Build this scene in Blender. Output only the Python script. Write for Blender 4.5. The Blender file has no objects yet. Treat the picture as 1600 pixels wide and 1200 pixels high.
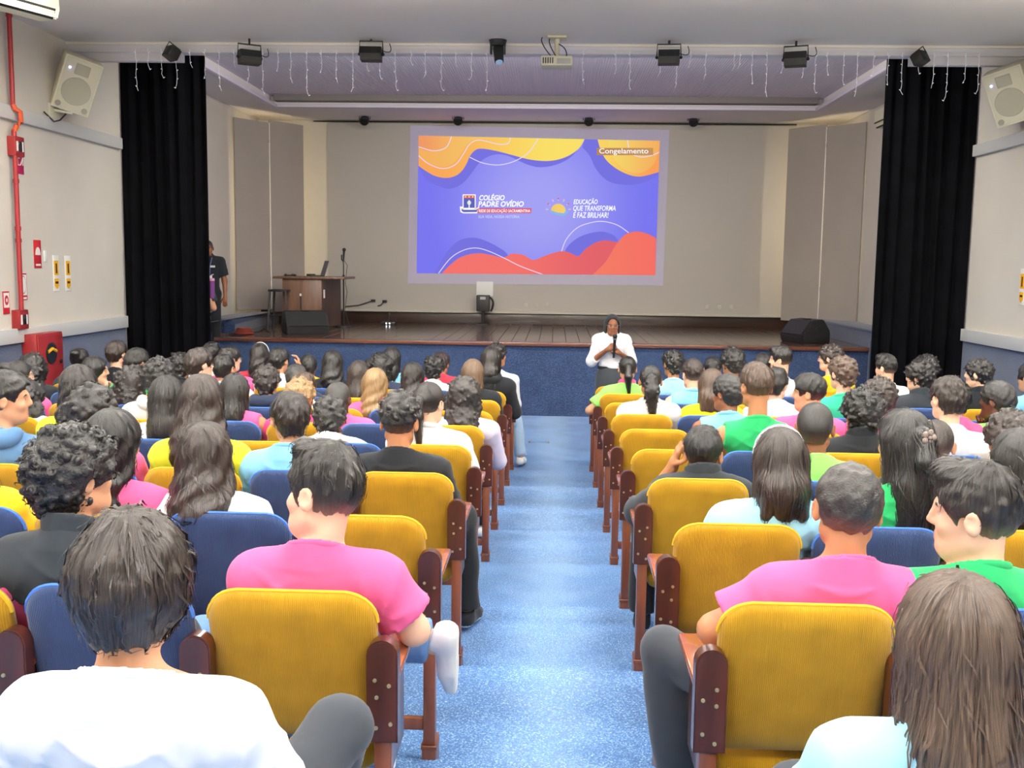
import bpy, bmesh, math, random
import numpy as np
from mathutils import Matrix, Vector

random.seed(7); RNG = np.random.default_rng(11)
scene = bpy.context.scene
COL = scene.collection

# ------------------------------------------------------------------ camera
FPX = 1600.0
PITCH, YAW, ROLL, CAMZ = 0.115227, 0.041039, 0.013246, 2.17249
def _basis():
    cy, sy = math.cos(YAW), math.sin(YAW)
    f = Vector((-sy * math.cos(PITCH), cy * math.cos(PITCH), -math.sin(PITCH)))
    r = Vector((cy, sy, 0)); u = r.cross(f)
    return (r * math.cos(ROLL) + u * math.sin(ROLL), -r * math.sin(ROLL) + u * math.cos(ROLL), f)
CR, CU, CF = _basis()
cam_data = bpy.data.cameras.new('camera'); cam = bpy.data.objects.new('camera', cam_data); COL.objects.link(cam)
cam_data.sensor_width = 36.0; cam_data.lens = 36.0 * FPX / 1600.0
cam_data.clip_start = 0.05; cam_data.clip_end = 100
m3 = Matrix((CR, CU, -CF)).transposed()
cam.matrix_world = Matrix.Translation((0, 0, CAMZ)) @ m3.to_4x4()
scene.camera = cam
def ray(x, y): return CF * FPX + CR * (x - 800) + CU * (600 - y)
def at_y(x, y, Y): d = ray(x, y); return Vector((0, 0, CAMZ)) + d * (Y / d.y)
def at_x(x, y, X): d = ray(x, y); return Vector((0, 0, CAMZ)) + d * (X / d.x)
def at_z(x, y, Z): d = ray(x, y); return Vector((0, 0, CAMZ)) + d * ((Z - CAMZ) / d.z)

# ------------------------------------------------------------------ world, exposure, ceiling lamps
world = bpy.data.worlds.new('world'); scene.world = world; world.use_nodes = True
world.node_tree.nodes['Background'].inputs[0].default_value = (0.9, 0.95, 1.0, 1)
world.node_tree.nodes['Background'].inputs[1].default_value = 0.05
vs = scene.view_settings
vs.view_transform = 'Standard'; vs.look = 'None'; vs.exposure = -0.08; vs.gamma = 1.0; vs.use_curve_mapping = False

# room measures (metres)
XL, XR = -5.58, 5.14            # hall walls
D0, RISE = 10.524, 0.048        # front step edge, rise of each seating row
ZC = 4.62                       # hall ceiling
YS, ZS = 14.78, 1.07            # stage front, stage height
YB = 19.3                       # stage back wall
ZSOF = 4.80                     # stage soffit
YF = 11.75                      # fascia
YBACK = -2.2                    # wall behind the camera

# suspended luminaires over the audience (the fixtures themselves are built further down, at these places)
LAMPS = [(x, y) for y in (-.6, 1.8, 4.2, 6.6, 8.8) for x in (-4.0, -1.35, 1.35, 3.9)]
LAMP_Z = ZC - .16; LAMP_W, LAMP_UP = 54.0, 116.0
for k, (lx, ly) in enumerate(LAMPS):
    for up in (0, 1):  # the upward light of each pair is added to brighten the ceiling
        ld = bpy.data.lights.new('luminaire_light', 'AREA'); ld.shape = 'RECTANGLE'; ld.size = 1.2; ld.size_y = .28
        ld.energy = LAMP_UP if up else LAMP_W; ld.color = (1.0, .985, .955) if not up else (1.0, .94, .85)
        lo = bpy.data.objects.new('luminaire_light', ld); COL.objects.link(lo)
        lo.location = (lx, ly, LAMP_Z + (.035 if up else -.035)); lo.rotation_euler = (math.pi if up else 0, 0, 0)
# fill light added unseen behind the fascia to brighten the stage
bd = bpy.data.lights.new('stage_fill_light', 'AREA'); bd.shape = 'RECTANGLE'; bd.size = 7.0; bd.size_y = .25; bd.energy = 330.; bd.color = (1.0, .95, .87)
bo = bpy.data.objects.new('stage_fill_light', bd); COL.objects.link(bo); bo.location = (-.2, YF + .42, ZSOF - .12); bo.rotation_euler = (math.radians(52), 0, 0)

# ------------------------------------------------------------------ materials
MATS = {}
def srgb(r, g, b):
    f = lambda c: ((c / 255) / 12.92) if c / 255 <= .04045 else (((c / 255) + .055) / 1.055) ** 2.4
    return (f(r), f(g), f(b))
def mat(name, col, rough=.6, metal=0., spec=.5, var=0., vscale=8., bump=0., bscale=60., emit=None, estr=0., sheen=0., coat=0., trans=0., coords='Object'):
    if name in MATS: return MATS[name]
    m = bpy.data.materials.new(name); m.use_nodes = True; MATS[name] = m
    nt = m.node_tree; b = nt.nodes['Principled BSDF']
    b.inputs['Base Color'].default_value = (*col, 1); b.inputs['Roughness'].default_value = rough
    b.inputs['Metallic'].default_value = metal; b.inputs['Specular IOR Level'].default_value = spec
    if sheen: b.inputs['Sheen Weight'].default_value = sheen
    if coat: b.inputs['Coat Weight'].default_value = coat; b.inputs['Coat Roughness'].default_value = .12
    if trans: b.inputs['Transmission Weight'].default_value = trans
    if emit: b.inputs['Emission Color'].default_value = (*emit, 1); b.inputs['Emission Strength'].default_value = estr
    if var or bump:
        tc = nt.nodes.new('ShaderNodeTexCoord')
    if var:
        n = nt.nodes.new('ShaderNodeTexNoise'); n.inputs['Scale'].default_value = vscale; n.inputs['Detail'].default_value = 4
        nt.links.new(tc.outputs[coords], n.inputs['Vector'])
        r = nt.nodes.new('ShaderNodeMapRange'); r.inputs[1].default_value = .3; r.inputs[2].default_value = .7
        r.inputs[3].default_value = 1 - var; r.inputs[4].default_value = 1 + var
        nt.links.new(n.outputs['Fac'], r.inputs[0])
        mx = nt.nodes.new('ShaderNodeVectorMath'); mx.operation = 'SCALE'; mx.inputs[0].default_value = col
        nt.links.new(r.outputs[0], mx.inputs['Scale']); nt.links.new(mx.outputs[0], b.inputs['Base Color'])
    if bump:
        n2 = nt.nodes.new('ShaderNodeTexNoise'); n2.inputs['Scale'].default_value = bscale; n2.inputs['Detail'].default_value = 3
        nt.links.new(tc.outputs[coords], n2.inputs['Vector'])
        bp = nt.nodes.new('ShaderNodeBump'); bp.inputs['Strength'].default_value = bump; bp.inputs['Distance'].default_value = .01
        nt.links.new(n2.outputs['Fac'], bp.inputs['Height']); nt.links.new(bp.outputs[0], b.inputs['Normal'])
    return m
def N(m, t): return m.node_tree.nodes.new(t)
def LK(m, a, b): m.node_tree.links.new(a, b)

def carpet(name, dark, light, speck, scale=260., aisle=False):
    m = mat(name, dark, rough=.95, spec=.1, sheen=.3); b = m.node_tree.nodes['Principled BSDF']
    tc = N(m, 'ShaderNodeTexCoord')
    n1 = N(m, 'ShaderNodeTexNoise'); n1.inputs['Scale'].default_value = scale; n1.inputs['Detail'].default_value = 2
    n2 = N(m, 'ShaderNodeTexNoise'); n2.inputs['Scale'].default_value = 2.2; n2.inputs['Detail'].default_value = 4
    LK(m, tc.outputs['Object'], n1.inputs['Vector']); LK(m, tc.outputs['Object'], n2.inputs['Vector'])
    r1 = N(m, 'ShaderNodeValToRGB'); e = r1.color_ramp.elements
    e[0].position = .36; e[0].color = (*dark, 1); e[1].position = .58; e[1].color = (*light, 1)
    x = e.new(.72); x.color = (*speck, 1)
    LK(m, n1.outputs['Fac'], r1.inputs['Fac'])
    r2 = N(m, 'ShaderNodeMapRange'); r2.inputs[1].default_value = .3; r2.inputs[2].default_value = .7; r2.inputs[3].default_value = .82; r2.inputs[4].default_value = 1.15
    LK(m, n2.outputs['Fac'], r2.inputs[0])
    sc = N(m, 'ShaderNodeVectorMath'); sc.operation = 'SCALE'; LK(m, r1.outputs[0], sc.inputs[0]); LK(m, r2.outputs[0], sc.inputs['Scale'])
    out = sc.outputs[0]
    if aisle:   # foot-worn, paler track along the middle of the aisle
        sp = N(m, 'ShaderNodeSeparateXYZ'); LK(m, tc.outputs['Object'], sp.inputs[0])
        ab = N(m, 'ShaderNodeMath'); ab.operation = 'ABSOLUTE'; LK(m, sp.outputs[0], ab.inputs[0])
        n3 = N(m, 'ShaderNodeTexNoise'); n3.inputs['Scale'].default_value = 5; LK(m, tc.outputs['Object'], n3.inputs['Vector'])
        ad = N(m, 'ShaderNodeMath'); ad.operation = 'MULTIPLY_ADD'; ad.inputs[1].default_value = .35; LK(m, n3.outputs['Fac'], ad.inputs[0]); LK(m, ab.outputs[0], ad.inputs[2])
        mr = N(m, 'ShaderNodeMapRange'); mr.interpolation_type = 'SMOOTHSTEP'
        mr.inputs[1].default_value = .18; mr.inputs[2].default_value = .52; mr.inputs[3].default_value = .5; mr.inputs[4].default_value = 0
        LK(m, ad.outputs[0], mr.inputs[0])
        mx = N(m, 'ShaderNodeMix'); mx.data_type = 'RGBA'; LK(m, mr.outputs[0], mx.inputs['Factor'])
        LK(m, out, mx.inputs['A'])
        s2 = N(m, 'ShaderNodeVectorMath'); s2.operation = 'MULTIPLY_ADD'; s2.inputs[1].default_value = (.8, .8, .8); s2.inputs[2].default_value = (.16, .22, .25)
        LK(m, out, s2.inputs[0]); LK(m, s2.outputs[0], mx.inputs['B']); out = mx.outputs['Result']
    LK(m, out, b.inputs['Base Color'])
    bp = N(m, 'ShaderNodeBump'); bp.inputs['Strength'].default_value = .5; bp.inputs['Distance'].default_value = .004
    LK(m, n1.outputs['Fac'], bp.inputs['Height']); LK(m, bp.outputs[0], b.inputs['Normal'])
    return m
def corduroy(name, col):
    m = mat(name, col, rough=.9, spec=.15, sheen=.25); b = m.node_tree.nodes['Principled BSDF']
    tc = N(m, 'ShaderNodeTexCoord'); w = N(m, 'ShaderNodeTexWave'); w.wave_type = 'BANDS'; w.bands_direction = 'X'
    w.inputs['Scale'].default_value = 62; w.inputs['Distortion'].default_value = .5; w.inputs['Detail'].default_value = 1
    LK(m, tc.outputs['Object'], w.inputs['Vector'])
    n = N(m, 'ShaderNodeTexNoise'); n.inputs['Scale'].default_value = 9; n.inputs['Detail'].default_value = 6; LK(m, tc.outputs['Object'], n.inputs['Vector'])
    r = N(m, 'ShaderNodeMapRange'); r.inputs[1].default_value = .3; r.inputs[2].default_value = .7; r.inputs[3].default_value = .86; r.inputs[4].default_value = 1.1; LK(m, n.outputs['Fac'], r.inputs[0])
    r2 = N(m, 'ShaderNodeMapRange'); r2.inputs[3].default_value = .86; r2.inputs[4].default_value = 1.06; LK(m, w.outputs['Fac'], r2.inputs[0])
    mu = N(m, 'ShaderNodeMath'); mu.operation = 'MULTIPLY'; LK(m, r.outputs[0], mu.inputs[0]); LK(m, r2.outputs[0], mu.inputs[1])
    sc = N(m, 'ShaderNodeVectorMath'); sc.operation = 'SCALE'; sc.inputs[0].default_value = col; LK(m, mu.outputs[0], sc.inputs['Scale']); LK(m, sc.outputs[0], b.inputs['Base Color'])
    bp = N(m, 'ShaderNodeBump'); bp.inputs['Strength'].default_value = .35; bp.inputs['Distance'].default_value = .003
    LK(m, w.outputs['Fac'], bp.inputs['Height']); LK(m, bp.outputs[0], b.inputs['Normal'])
    return m
def wood(name, a, c, rough=.3, coat=.3, axis='Z', scale=14.):
    m = mat(name, a, rough=rough, coat=coat); b = m.node_tree.nodes['Principled BSDF']
    tc = N(m, 'ShaderNodeTexCoord'); mp = N(m, 'ShaderNodeMapping')
    s = {'X': (.12, 1, 1), 'Y': (1, .08, 1), 'Z': (1, 1, .12)}[axis]; mp.inputs['Scale'].default_value = s
    LK(m, tc.outputs['Object'], mp.inputs['Vector'])
    n = N(m, 'ShaderNodeTexNoise'); n.inputs['Scale'].default_value = scale; n.inputs['Detail'].default_value = 6; n.inputs['Distortion'].default_value = .6
    LK(m, mp.outputs[0], n.inputs['Vector'])
    r = N(m, 'ShaderNodeValToRGB'); e = r.color_ramp.elements; e[0].position = .3; e[0].color = (*a, 1); e[1].position = .7; e[1].color = (*c, 1)
    LK(m, n.outputs['Fac'], r.inputs['Fac']); LK(m, r.outputs[0], b.inputs['Base Color'])
    return m

M_WALL = mat('wall_paint', srgb(212, 206, 194), rough=.75, var=.03, vscale=1.5, bump=.08, bscale=40)
M_WALLR = mat('wall_paint_lower', srgb(214, 216, 214), rough=.7, var=.02, vscale=1.5, bump=.06, bscale=40)
M_CEIL = mat('ceiling_paint', srgb(234, 228, 216), rough=.8, var=.02, vscale=.8)
M_SOFF = mat('soffit_paint', srgb(222, 219, 218), rough=.8)
M_RAIL = mat('grey_white_rail', srgb(216, 216, 212), rough=.5)
M_NAVY = carpet('navy_wall_carpet', srgb(42, 56, 86), srgb(60, 78, 112), srgb(86, 104, 138), 120)
M_RAMP = carpet('ramp_carpet', srgb(26, 38, 64), srgb(40, 56, 88), srgb(60, 80, 116), 120)
M_CARPET = carpet('blue_floor_carpet', srgb(52, 94, 152), srgb(86, 134, 190), srgb(190, 214, 236), 150, aisle=True)
M_YEL = corduroy('mustard_corduroy', srgb(186, 138, 24))
M_BLU = corduroy('navy_upholstery', srgb(48, 66, 106))
M_YPIPE = mat('yellow_piping', srgb(226, 182, 40), rough=.8)
M_BPIPE = mat('blue_piping', srgb(70, 120, 205), rough=.8)
M_CHW = wood('chair_wood', srgb(58, 26, 18), srgb(84, 38, 26), rough=.32, coat=.35)
M_CHL = wood('chair_leg_wood', srgb(96, 48, 28), srgb(136, 76, 48), rough=.35, coat=.3)
M_ARM = wood('armrest_wood', srgb(140, 74, 44), srgb(176, 100, 64), rough=.25, coat=.5, axis='Y')
M_SCREW = mat('brass_screw', srgb(200, 190, 150), rough=.35, metal=.8)
M_STAGEW = wood('stage_plank_wood', srgb(78, 56, 46), srgb(106, 80, 66), rough=.18, coat=.5, axis='Y', scale=9)
M_EDGE = wood('stage_edge_wood', srgb(86, 50, 38), srgb(120, 74, 54), rough=.25, axis='X')
M_DARKW = wood('dark_plinth_wood', srgb(46, 32, 26), srgb(60, 42, 34), rough=.35, axis='X')
M_BLACKC = mat('black_velvet', (.0035, .0035, .0045), rough=1., spec=.04, sheen=.0, var=.25, vscale=5)
M_BLACK = mat('black_plastic', (.012, .012, .012), rough=.5, bump=.1, bscale=200)
M_DARKM = mat('dark_metal', (.02, .021, .02), rough=.45, metal=.3)
M_GREYM = mat('grey_metal', (.35, .35, .34), rough=.4, metal=.6)
M_RED = mat('fire_red_paint', srgb(142, 34, 36), rough=.4, var=.05)
M_PIPE = mat('pipe_red_paint', srgb(150, 30, 34), rough=.45)
M_PIPEO = mat('orange_hose', srgb(208, 84, 40), rough=.5)
M_CREAM = mat('cream_plastic', srgb(216, 212, 186), rough=.6)
M_WHITE = mat('white_plastic', srgb(235, 235, 230), rough=.5)
M_PANEL = mat('grey_beige_panel', srgb(168, 160, 150), rough=.8, var=.05, vscale=1.2, bump=.1, bscale=60)
M_BACKW = mat('stage_back_paint', srgb(196, 190, 176), rough=.7, var=.02)
M_BOARD = mat('stage_screen_board', srgb(190, 185, 176), rough=.6, var=.02, vscale=1)
M_GLASS = mat('dark_glass', (.02, .018, .016), rough=.08)

# ------------------------------------------------------------------ mesh helpers
def link(name, me, material=None, parent=None, loc=None, rot=None, kind=None, label=None, cat=None, group=None):
    o = bpy.data.objects.new(name, me); COL.objects.link(o)
    if material is not None and me is not None and len(me.materials) == 0: me.materials.append(material)
    if parent: o.parent = parent
    if loc is not None: o.location = loc
    if rot is not None: o.rotation_euler = rot
    if kind: o['kind'] = kind
    if label: o['label'] = label
    if cat: o['category'] = cat
    if group: o['group'] = group
    return o
def empty(name, loc, label, cat, group=None, rot=(0, 0, 0)):
    o = bpy.data.objects.new(name, None); COL.objects.link(o); o.location = loc; o.rotation_euler = rot; o.empty_display_size = .1
    o['label'] = label; o['category'] = cat
    if group: o['group'] = group
    return o
def npmesh(name, V, F, smooth=True, mi=None):
    V = np.asarray(V, dtype=np.float32); F = np.asarray(F, dtype=np.int32)
    me = bpy.data.meshes.new(name); n = F.shape[1]
    me.vertices.add(len(V)); me.vertices.foreach_set('co', V.ravel())
    me.loops.add(F.size); me.loops.foreach_set('vertex_index', F.ravel())
    me.polygons.add(len(F)); me.polygons.foreach_set('loop_start', np.arange(0, F.size, n, dtype=np.int32))
    try: me.polygons.foreach_set('loop_total', np.full(len(F), n, dtype=np.int32))
    except Exception: pass
    if smooth: me.polygons.foreach_set('use_smooth', np.ones(len(F), dtype=bool))
    if mi is not None: me.polygons.foreach_set('material_index', np.asarray(mi, dtype=np.int32))
    me.update(calc_edges=True); me.validate()
    return me
class B:
    """collects primitive shapes for ONE part"""
    def __init__(s): s.bm = bmesh.new()
    def box(s, x0, x1, y0, y1, z0, z1, bev=0., seg=2, M=None):
        r = bmesh.ops.create_cube(s.bm, size=1.0); vs_ = r['verts']
        bmesh.ops.scale(s.bm, vec=(abs(x1 - x0), abs(y1 - y0), abs(z1 - z0)), verts=vs_)
        bmesh.ops.translate(s.bm, vec=((x0 + x1) / 2, (y0 + y1) / 2, (z0 + z1) / 2), verts=vs_)
        if bev:
            es = list({e for v in vs_ for e in v.link_edges})
            rr = bmesh.ops.bevel(s.bm, geom=es, offset=bev, segments=seg, profile=.5, affect='EDGES'); vs_ = [v for v in rr['verts']] 
            vs_ = list({v for f in rr['faces'] for v in f.verts} | set(vs_))
        if M: bmesh.ops.transform(s.bm, matrix=M, verts=[v for v in vs_ if v.is_valid])
        return s
    def cyl(s, a, b, r, r2=None, seg=12, cap=True):
        a, b = Vector(a), Vector(b); d = b - a; L = d.length
        q = bmesh.ops.create_cone(s.bm, cap_ends=cap, segments=seg, radius1=r, radius2=r if r2 is None else r2, depth=L)
        M = Matrix.Translation((a + b) / 2) @ d.to_track_quat('Z', 'Y').to_matrix().to_4x4()
        bmesh.ops.transform(s.bm, matrix=M, verts=q['verts']); return s
    def ball(s, c, r, seg=12, sc=(1, 1, 1), M=None):
        q = bmesh.ops.create_uvsphere(s.bm, u_segments=seg, v_segments=max(6, seg * 2 // 3), radius=r)
        bmesh.ops.scale(s.bm, vec=sc, verts=q['verts'])
        if M: bmesh.ops.transform(s.bm, matrix=M, verts=q['verts'])
        bmesh.ops.translate(s.bm, vec=c, verts=q['verts']); return s
    def tube(s, pts, r, seg=6, cap=True):
        P = [Vector(p) for p in pts]; rings = []
        rr = r if isinstance(r, (list, tuple)) else [r] * len(P)
        up = Vector((0.13, 0.31, 0.94))
        for i, p in enumerate(P):
            t = (P[min(i + 1, len(P) - 1)] - P[max(i - 1, 0)]).normalized()
            n = t.cross(up)
            if n.length < .05: n = t.cross(Vector((1, 0, 0)))
            n.normalize(); b = t.cross(n)
            rings.append([s.bm.verts.new(p + (n * math.cos(k * 2 * math.pi / seg) + b * math.sin(k * 2 * math.pi / seg)) * rr[i]) for k in range(seg)])
        for i in range(len(P) - 1):
            for k in range(seg):
                s.bm.faces.new((rings[i][k], rings[i][(k + 1) % seg], rings[i + 1][(k + 1) % seg], rings[i + 1][k]))
        if cap: s.bm.faces.new(rings[0][::-1]); s.bm.faces.new(rings[-1])
        return s
    def prism(s, poly, lo, hi, axis='Z', M=None):
        """poly of 2-D points extruded along axis"""
        def p3(a, b, c): return {'Z': (a, b, c), 'Y': (a, c, b), 'X': (c, a, b)}[axis]
        v0 = [s.bm.verts.new(p3(a, b, lo)) for a, b in poly]; v1 = [s.bm.verts.new(p3(a, b, hi)) for a, b in poly]
        n = len(poly); fs = [s.bm.faces.new(v0[::-1]), s.bm.faces.new(v1)]
        for i in range(n): fs.append(s.bm.faces.new((v0[i], v0[(i + 1) % n], v1[(i + 1) % n], v1[i])))
        bmesh.ops.recalc_face_normals(s.bm, faces=fs)
        if M: bmesh.ops.transform(s.bm, matrix=M, verts=v0 + v1)
        return s
    def mesh(s, name, smooth=False, angle=None):
        me = bpy.data.meshes.new(name); 
        bmesh.ops.recalc_face_normals(s.bm, faces=s.bm.faces[:])
        s.bm.to_mesh(me); s.bm.free()
        if smooth:
            me.polygons.foreach_set('use_smooth', [True] * len(me.polygons))
            me.update()
            try: me.set_sharp_from_angle(angle=math.radians(angle or 40))
            except Exception: pass
        return me
    def obj(s, name, material, parent=None, smooth=False, **k):
        return link(name, s.mesh(name, smooth), material, parent, **k)
def box(name, m, x0, x1, y0, y1, z0, z1, bev=0., parent=None, **k):
    return B().box(x0, x1, y0, y1, z0, z1, bev).obj(name, m, parent, smooth=bev > 0, **k)
def bez(p0, p1, p2, n=8):
    p0, p1, p2 = Vector(p0), Vector(p1), Vector(p2)
    return [(1 - t) ** 2 * p0 + 2 * t * (1 - t) * p1 + t * t * p2 for t in [i / n for i in range(n + 1)]]
# ================================================================== the setting
ST = dict(kind='structure')
# floor: flat area before the stage, and the stepped seating platforms
floor = box('floor', M_CARPET, XL - .1, XR + .1, D0, YS + .3, -.2, 0, **ST)
for i in range(0, 13):
    y1 = D0 - i; y0 = y1 - 1.0
    if i == 12: y0 = YBACK - .1
    z = RISE * (i + 1)
    B().box(XL - .1, XR + .1, y0, y1, -.2, z - .004).box(XL - .1, XR + .1, y0, y1 + .012, z - .03, z, .004, 1).obj('step', M_CARPET, floor)
# hall walls
def wall_side(name, x, s):
    # s=+1: wall's room face looks to +x (left wall)
    w = box(name, M_WALL, x - (.25 if s > 0 else 0), x + (0 if s > 0 else .25), YBACK - .2, YB + .1, -.2, 5.1, **ST)
    t = .05
    def strip(n, m, za, zb, th):
        return box(n, m, min(x, x + s * th), max(x, x + s * th), YBACK, 13.05, za, zb, .006, parent=w)
    strip('rail', M_RAIL, 3.573, 3.712, .055)
    strip('lower_rail', M_RAIL, 1.31, 1.46, .06)
    strip('carpet_wainscot', M_NAVY, 0, 1.31, .025)
    return w
wl = wall_side('wall_left', XL, 1); wr = wall_side('wall_right', XR, -1)
box('wall_back', M_WALL, XL - .25, XR + .25, YBACK - .2, YBACK, -.2, ZC + .1, **ST)
# ceiling over the hall and the stage ceiling with its sunken panel
ceil = box('ceiling', M_CEIL, XL - .2, XR + .2, YBACK - .2, YF, ZC, ZC + .2, **ST)
fas = box('trim_1', M_SOFF, XL, XR, YF - .02, YF + .16, ZC - .11, ZC + .6, .01, **ST)
box('fascia_moulding', M_CEIL, XL, XR, YF - .045, YF - .02, ZC - .03, ZC, .006, parent=fas)
# boxing above the wings
box('wing_boxing', M_SOFF, XL, at_y(283, 90, YF).x, YF + .02, YF + .12, ZC - .2, ZC - .05, .006, parent=fas)
box('wing_boxing', M_SOFF, at_y(1424, 95, YF).x, XR, YF + .02, YF + .12, ZC - .2, ZC - .05, .006, parent=fas)
RX0, RX1, RY1 = at_z(432, 170, ZSOF).x, at_z(1276, 176, ZSOF).x, at_z(800, 168, ZSOF).y
ms = M_CEILSTG = mat('stage_ceiling_slats', srgb(220, 214, 224), rough=.7)
_b = ms.node_tree.nodes['Principled BSDF']; _tc = N(ms, 'ShaderNodeTexCoord'); _w = N(ms, 'ShaderNodeTexWave'); _w.bands_direction = 'X'; _w.inputs['Scale'].default_value = 9
LK(ms, _tc.outputs['Object'], _w.inputs['Vector']); _bp = N(ms, 'ShaderNodeBump'); _bp.inputs['Strength'].default_value = .4; _bp.inputs['Distance'].default_value = .02
LK(ms, _w.outputs['Fac'], _bp.inputs['Height']); LK(ms, _bp.outputs[0], _b.inputs['Normal'])
sceil = box('ceiling_stage', M_CEILSTG, XL - .2, XR + .2, YF + .16, YB + .3, ZSOF + .16, ZSOF + .3, **ST)
box('soffit', M_SOFF, XL, RX0, YF + .16, YB, ZSOF, ZSOF + .16, parent=sceil)
box('soffit', M_SOFF, RX1, XR, YF + .16, YB, ZSOF, ZSOF + .16, parent=sceil)
box('soffit', M_SOFF, RX0, RX1, RY1, YB, ZSOF, ZSOF + .16, parent=sceil)
# cove moulding of the sunken panel
M_COVE = mat('cove_moulding', srgb(216, 210, 222), rough=.6)
box('cove_moulding', M_COVE, RX0 - .02, RX0 + .1, YF + .2, RY1, ZSOF - .03, ZSOF + .03, .01, parent=sceil)
box('cove_moulding', M_COVE, RX1 - .1, RX1 + .02, YF + .2, RY1, ZSOF - .03, ZSOF + .03, .01, parent=sceil)
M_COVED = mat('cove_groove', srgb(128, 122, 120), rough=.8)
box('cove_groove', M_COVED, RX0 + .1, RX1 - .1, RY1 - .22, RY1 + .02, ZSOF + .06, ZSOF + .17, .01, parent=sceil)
box('cove_moulding', M_COVE, RX0 + .1, RX1 - .1, RY1 - .02, RY1 + .06, ZSOF - .02, ZSOF + .04, .01, parent=sceil)
# stage
STX, ST0, ST1 = -4.66, YS + .14, 15.62      # stair well in the left wing
stage = B().box(XL, XR, ST1, YB + .2, 0, ZS - .04).box(STX, XR, YS, ST1, 0, ZS - .04).box(-4.97, STX, YS, ST0, 0, ZS - .04).obj('floor_stage', M_NAVY, **ST)
box('stair', M_CARPET, XL, STX, ST0, ST1, 0, .74, .01, parent=stage)
box('stair', M_CARPET, XL, -4.97, YS - .3, ST0, 0, .5, .01, parent=stage)
box('stair', M_CARPET, XL, -4.97, YS - .62, YS - .3, 0, .25, .01, parent=stage)
box('stage_front_edge', M_EDGE, -4.97, XR - .6, YS - .05, YS + .12, ZS - .05, ZS + .004, .008, parent=stage)
pw = .2; n = int((XR - XL) / pw)
pm = B().box(-pw / 2 + .003, pw / 2 - .003, 0, YB - YS - .12, 0, .04, .003, 1).mesh('plank')
pm.materials.append(M_STAGEW)
pm2 = B().box(-pw / 2 + .003, pw / 2 - .003, 0, YB - ST1 - .02, 0, .04, .003, 1).mesh('plank'); pm2.materials.append(M_STAGEW)
for k in range(n + 1):
    px_ = XL + pw / 2 + k * pw - .05
    if px_ - pw / 2 < STX: 
        o = link('plank', pm2, None, stage); o.location = (px_, ST1, ZS - .04); continue
    o = link('plank', pm, None, stage); o.location = (px_, YS + .12, ZS - .04 + random.uniform(-.0012, .0012))
# back wall, hanging board, plinth
wb = box('wall_stage', M_BACKW, XL - .2, XR + .2, YB, YB + .25, 0, ZSOF + .2, **ST)
bl, br = at_y(512, 300, YB - .06).x, at_y(1231, 300, YB - .06).x
zt, zb_ = at_y(850, 194, YB - .06).z, at_y(850, 488, YB - .06).z
box('screen_board', M_BOARD, bl, br, YB - .06, YB, zb_, zt, .004, parent=wb)
B().cyl((bl - .25, YB - .09, zt + .02), (br + .1, YB - .09, zt + .02), .011).obj('board_top_rail', M_DARKM, wb)
box('board_ledge', M_BACKW, bl + .3, br + .2, YB - .14, YB - .02, zb_ - .03, zb_ + .015, .005, parent=wb)
box('plinth', M_DARKW, XL, XR, YB - .04, YB, ZS, zb_ - .03, .004, parent=wb)
# sloping side panels in front of the back corners, with lamps behind them
def side_panels(s):
    # two tall boards hung at an angle; gaps between them let the light behind through
    if s < 0: xa, xm, xc, zt_, zbm, nm = at_y(366, 330, 17.62).x, None, at_y(474, 330, 19.0).x, 4.62, 1.34, 'wall_panels_left'
    else: xa, xm, xc, zt_, zbm, nm = at_y(1349, 330, 17.62).x, None, at_y(1228, 330, 19.0).x, 4.62, 1.30, 'wall_panels_right'
    A = Vector((xa, 17.62)); C = Vector((xc, 19.0)); root = None
    d = (C - A); L = d.length; d.normalize(); nrm = Vector((d.y, -d.x)) if s < 0 else Vector((-d.y, d.x))
    segs = ((.012, .485), (.50, 1.0))
    for k, (u0, u1) in enumerate(segs):
        ang = math.atan2(d.y, d.x)
        bb = B().box(L * u0, L * u1, -.02, .02, zbm - (.0 if k == 0 else .06), zt_ + .05 * k, .004, 1)
        me = bb.mesh('panel', True); 
        o = link(nm if k == 0 else 'panel', me, M_PANEL, root)
        if k == 0:
            root = o; o['kind'] = 'structure'; o.location = (A.x, A.y, 0); o.rotation_euler = (0, 0, ang)
    sy = 1
    B().cyl((L * .49, -.028 * (1 if s < 0 else -1), zbm), (L * .49, -.028 * (1 if s < 0 else -1), zt_), .008, seg=8).obj('joint_strip', M_WHITE, root)
    for zz in (zbm + .5, zt_ - .35):
        box('hinge', M_GREYM, L * .475, L * .505, -.03, .03, zz, zz + .07, parent=root)
    return root
side_panels(-1); side_panels(1)
for s, x in ((-1, XL + .18), (1, XR - .18)):
    lt = empty('tube_lamp', (x, 18.55, 3.0), 'slim vertical tube lamp behind the %s stage panels' % ('left' if s < 0 else 'right'), 'lamp')
    B().cyl((0, 0, -1.3), (0, 0, 1.3), .018).obj('tube', mat('warm_tube', (1, .85, .6), emit=(1, .84, .58), estr=45.), lt)
    box('tube_base', M_WHITE, -.03, .03, .02, .05, -1.35, 1.35, .005, parent=lt)
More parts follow.
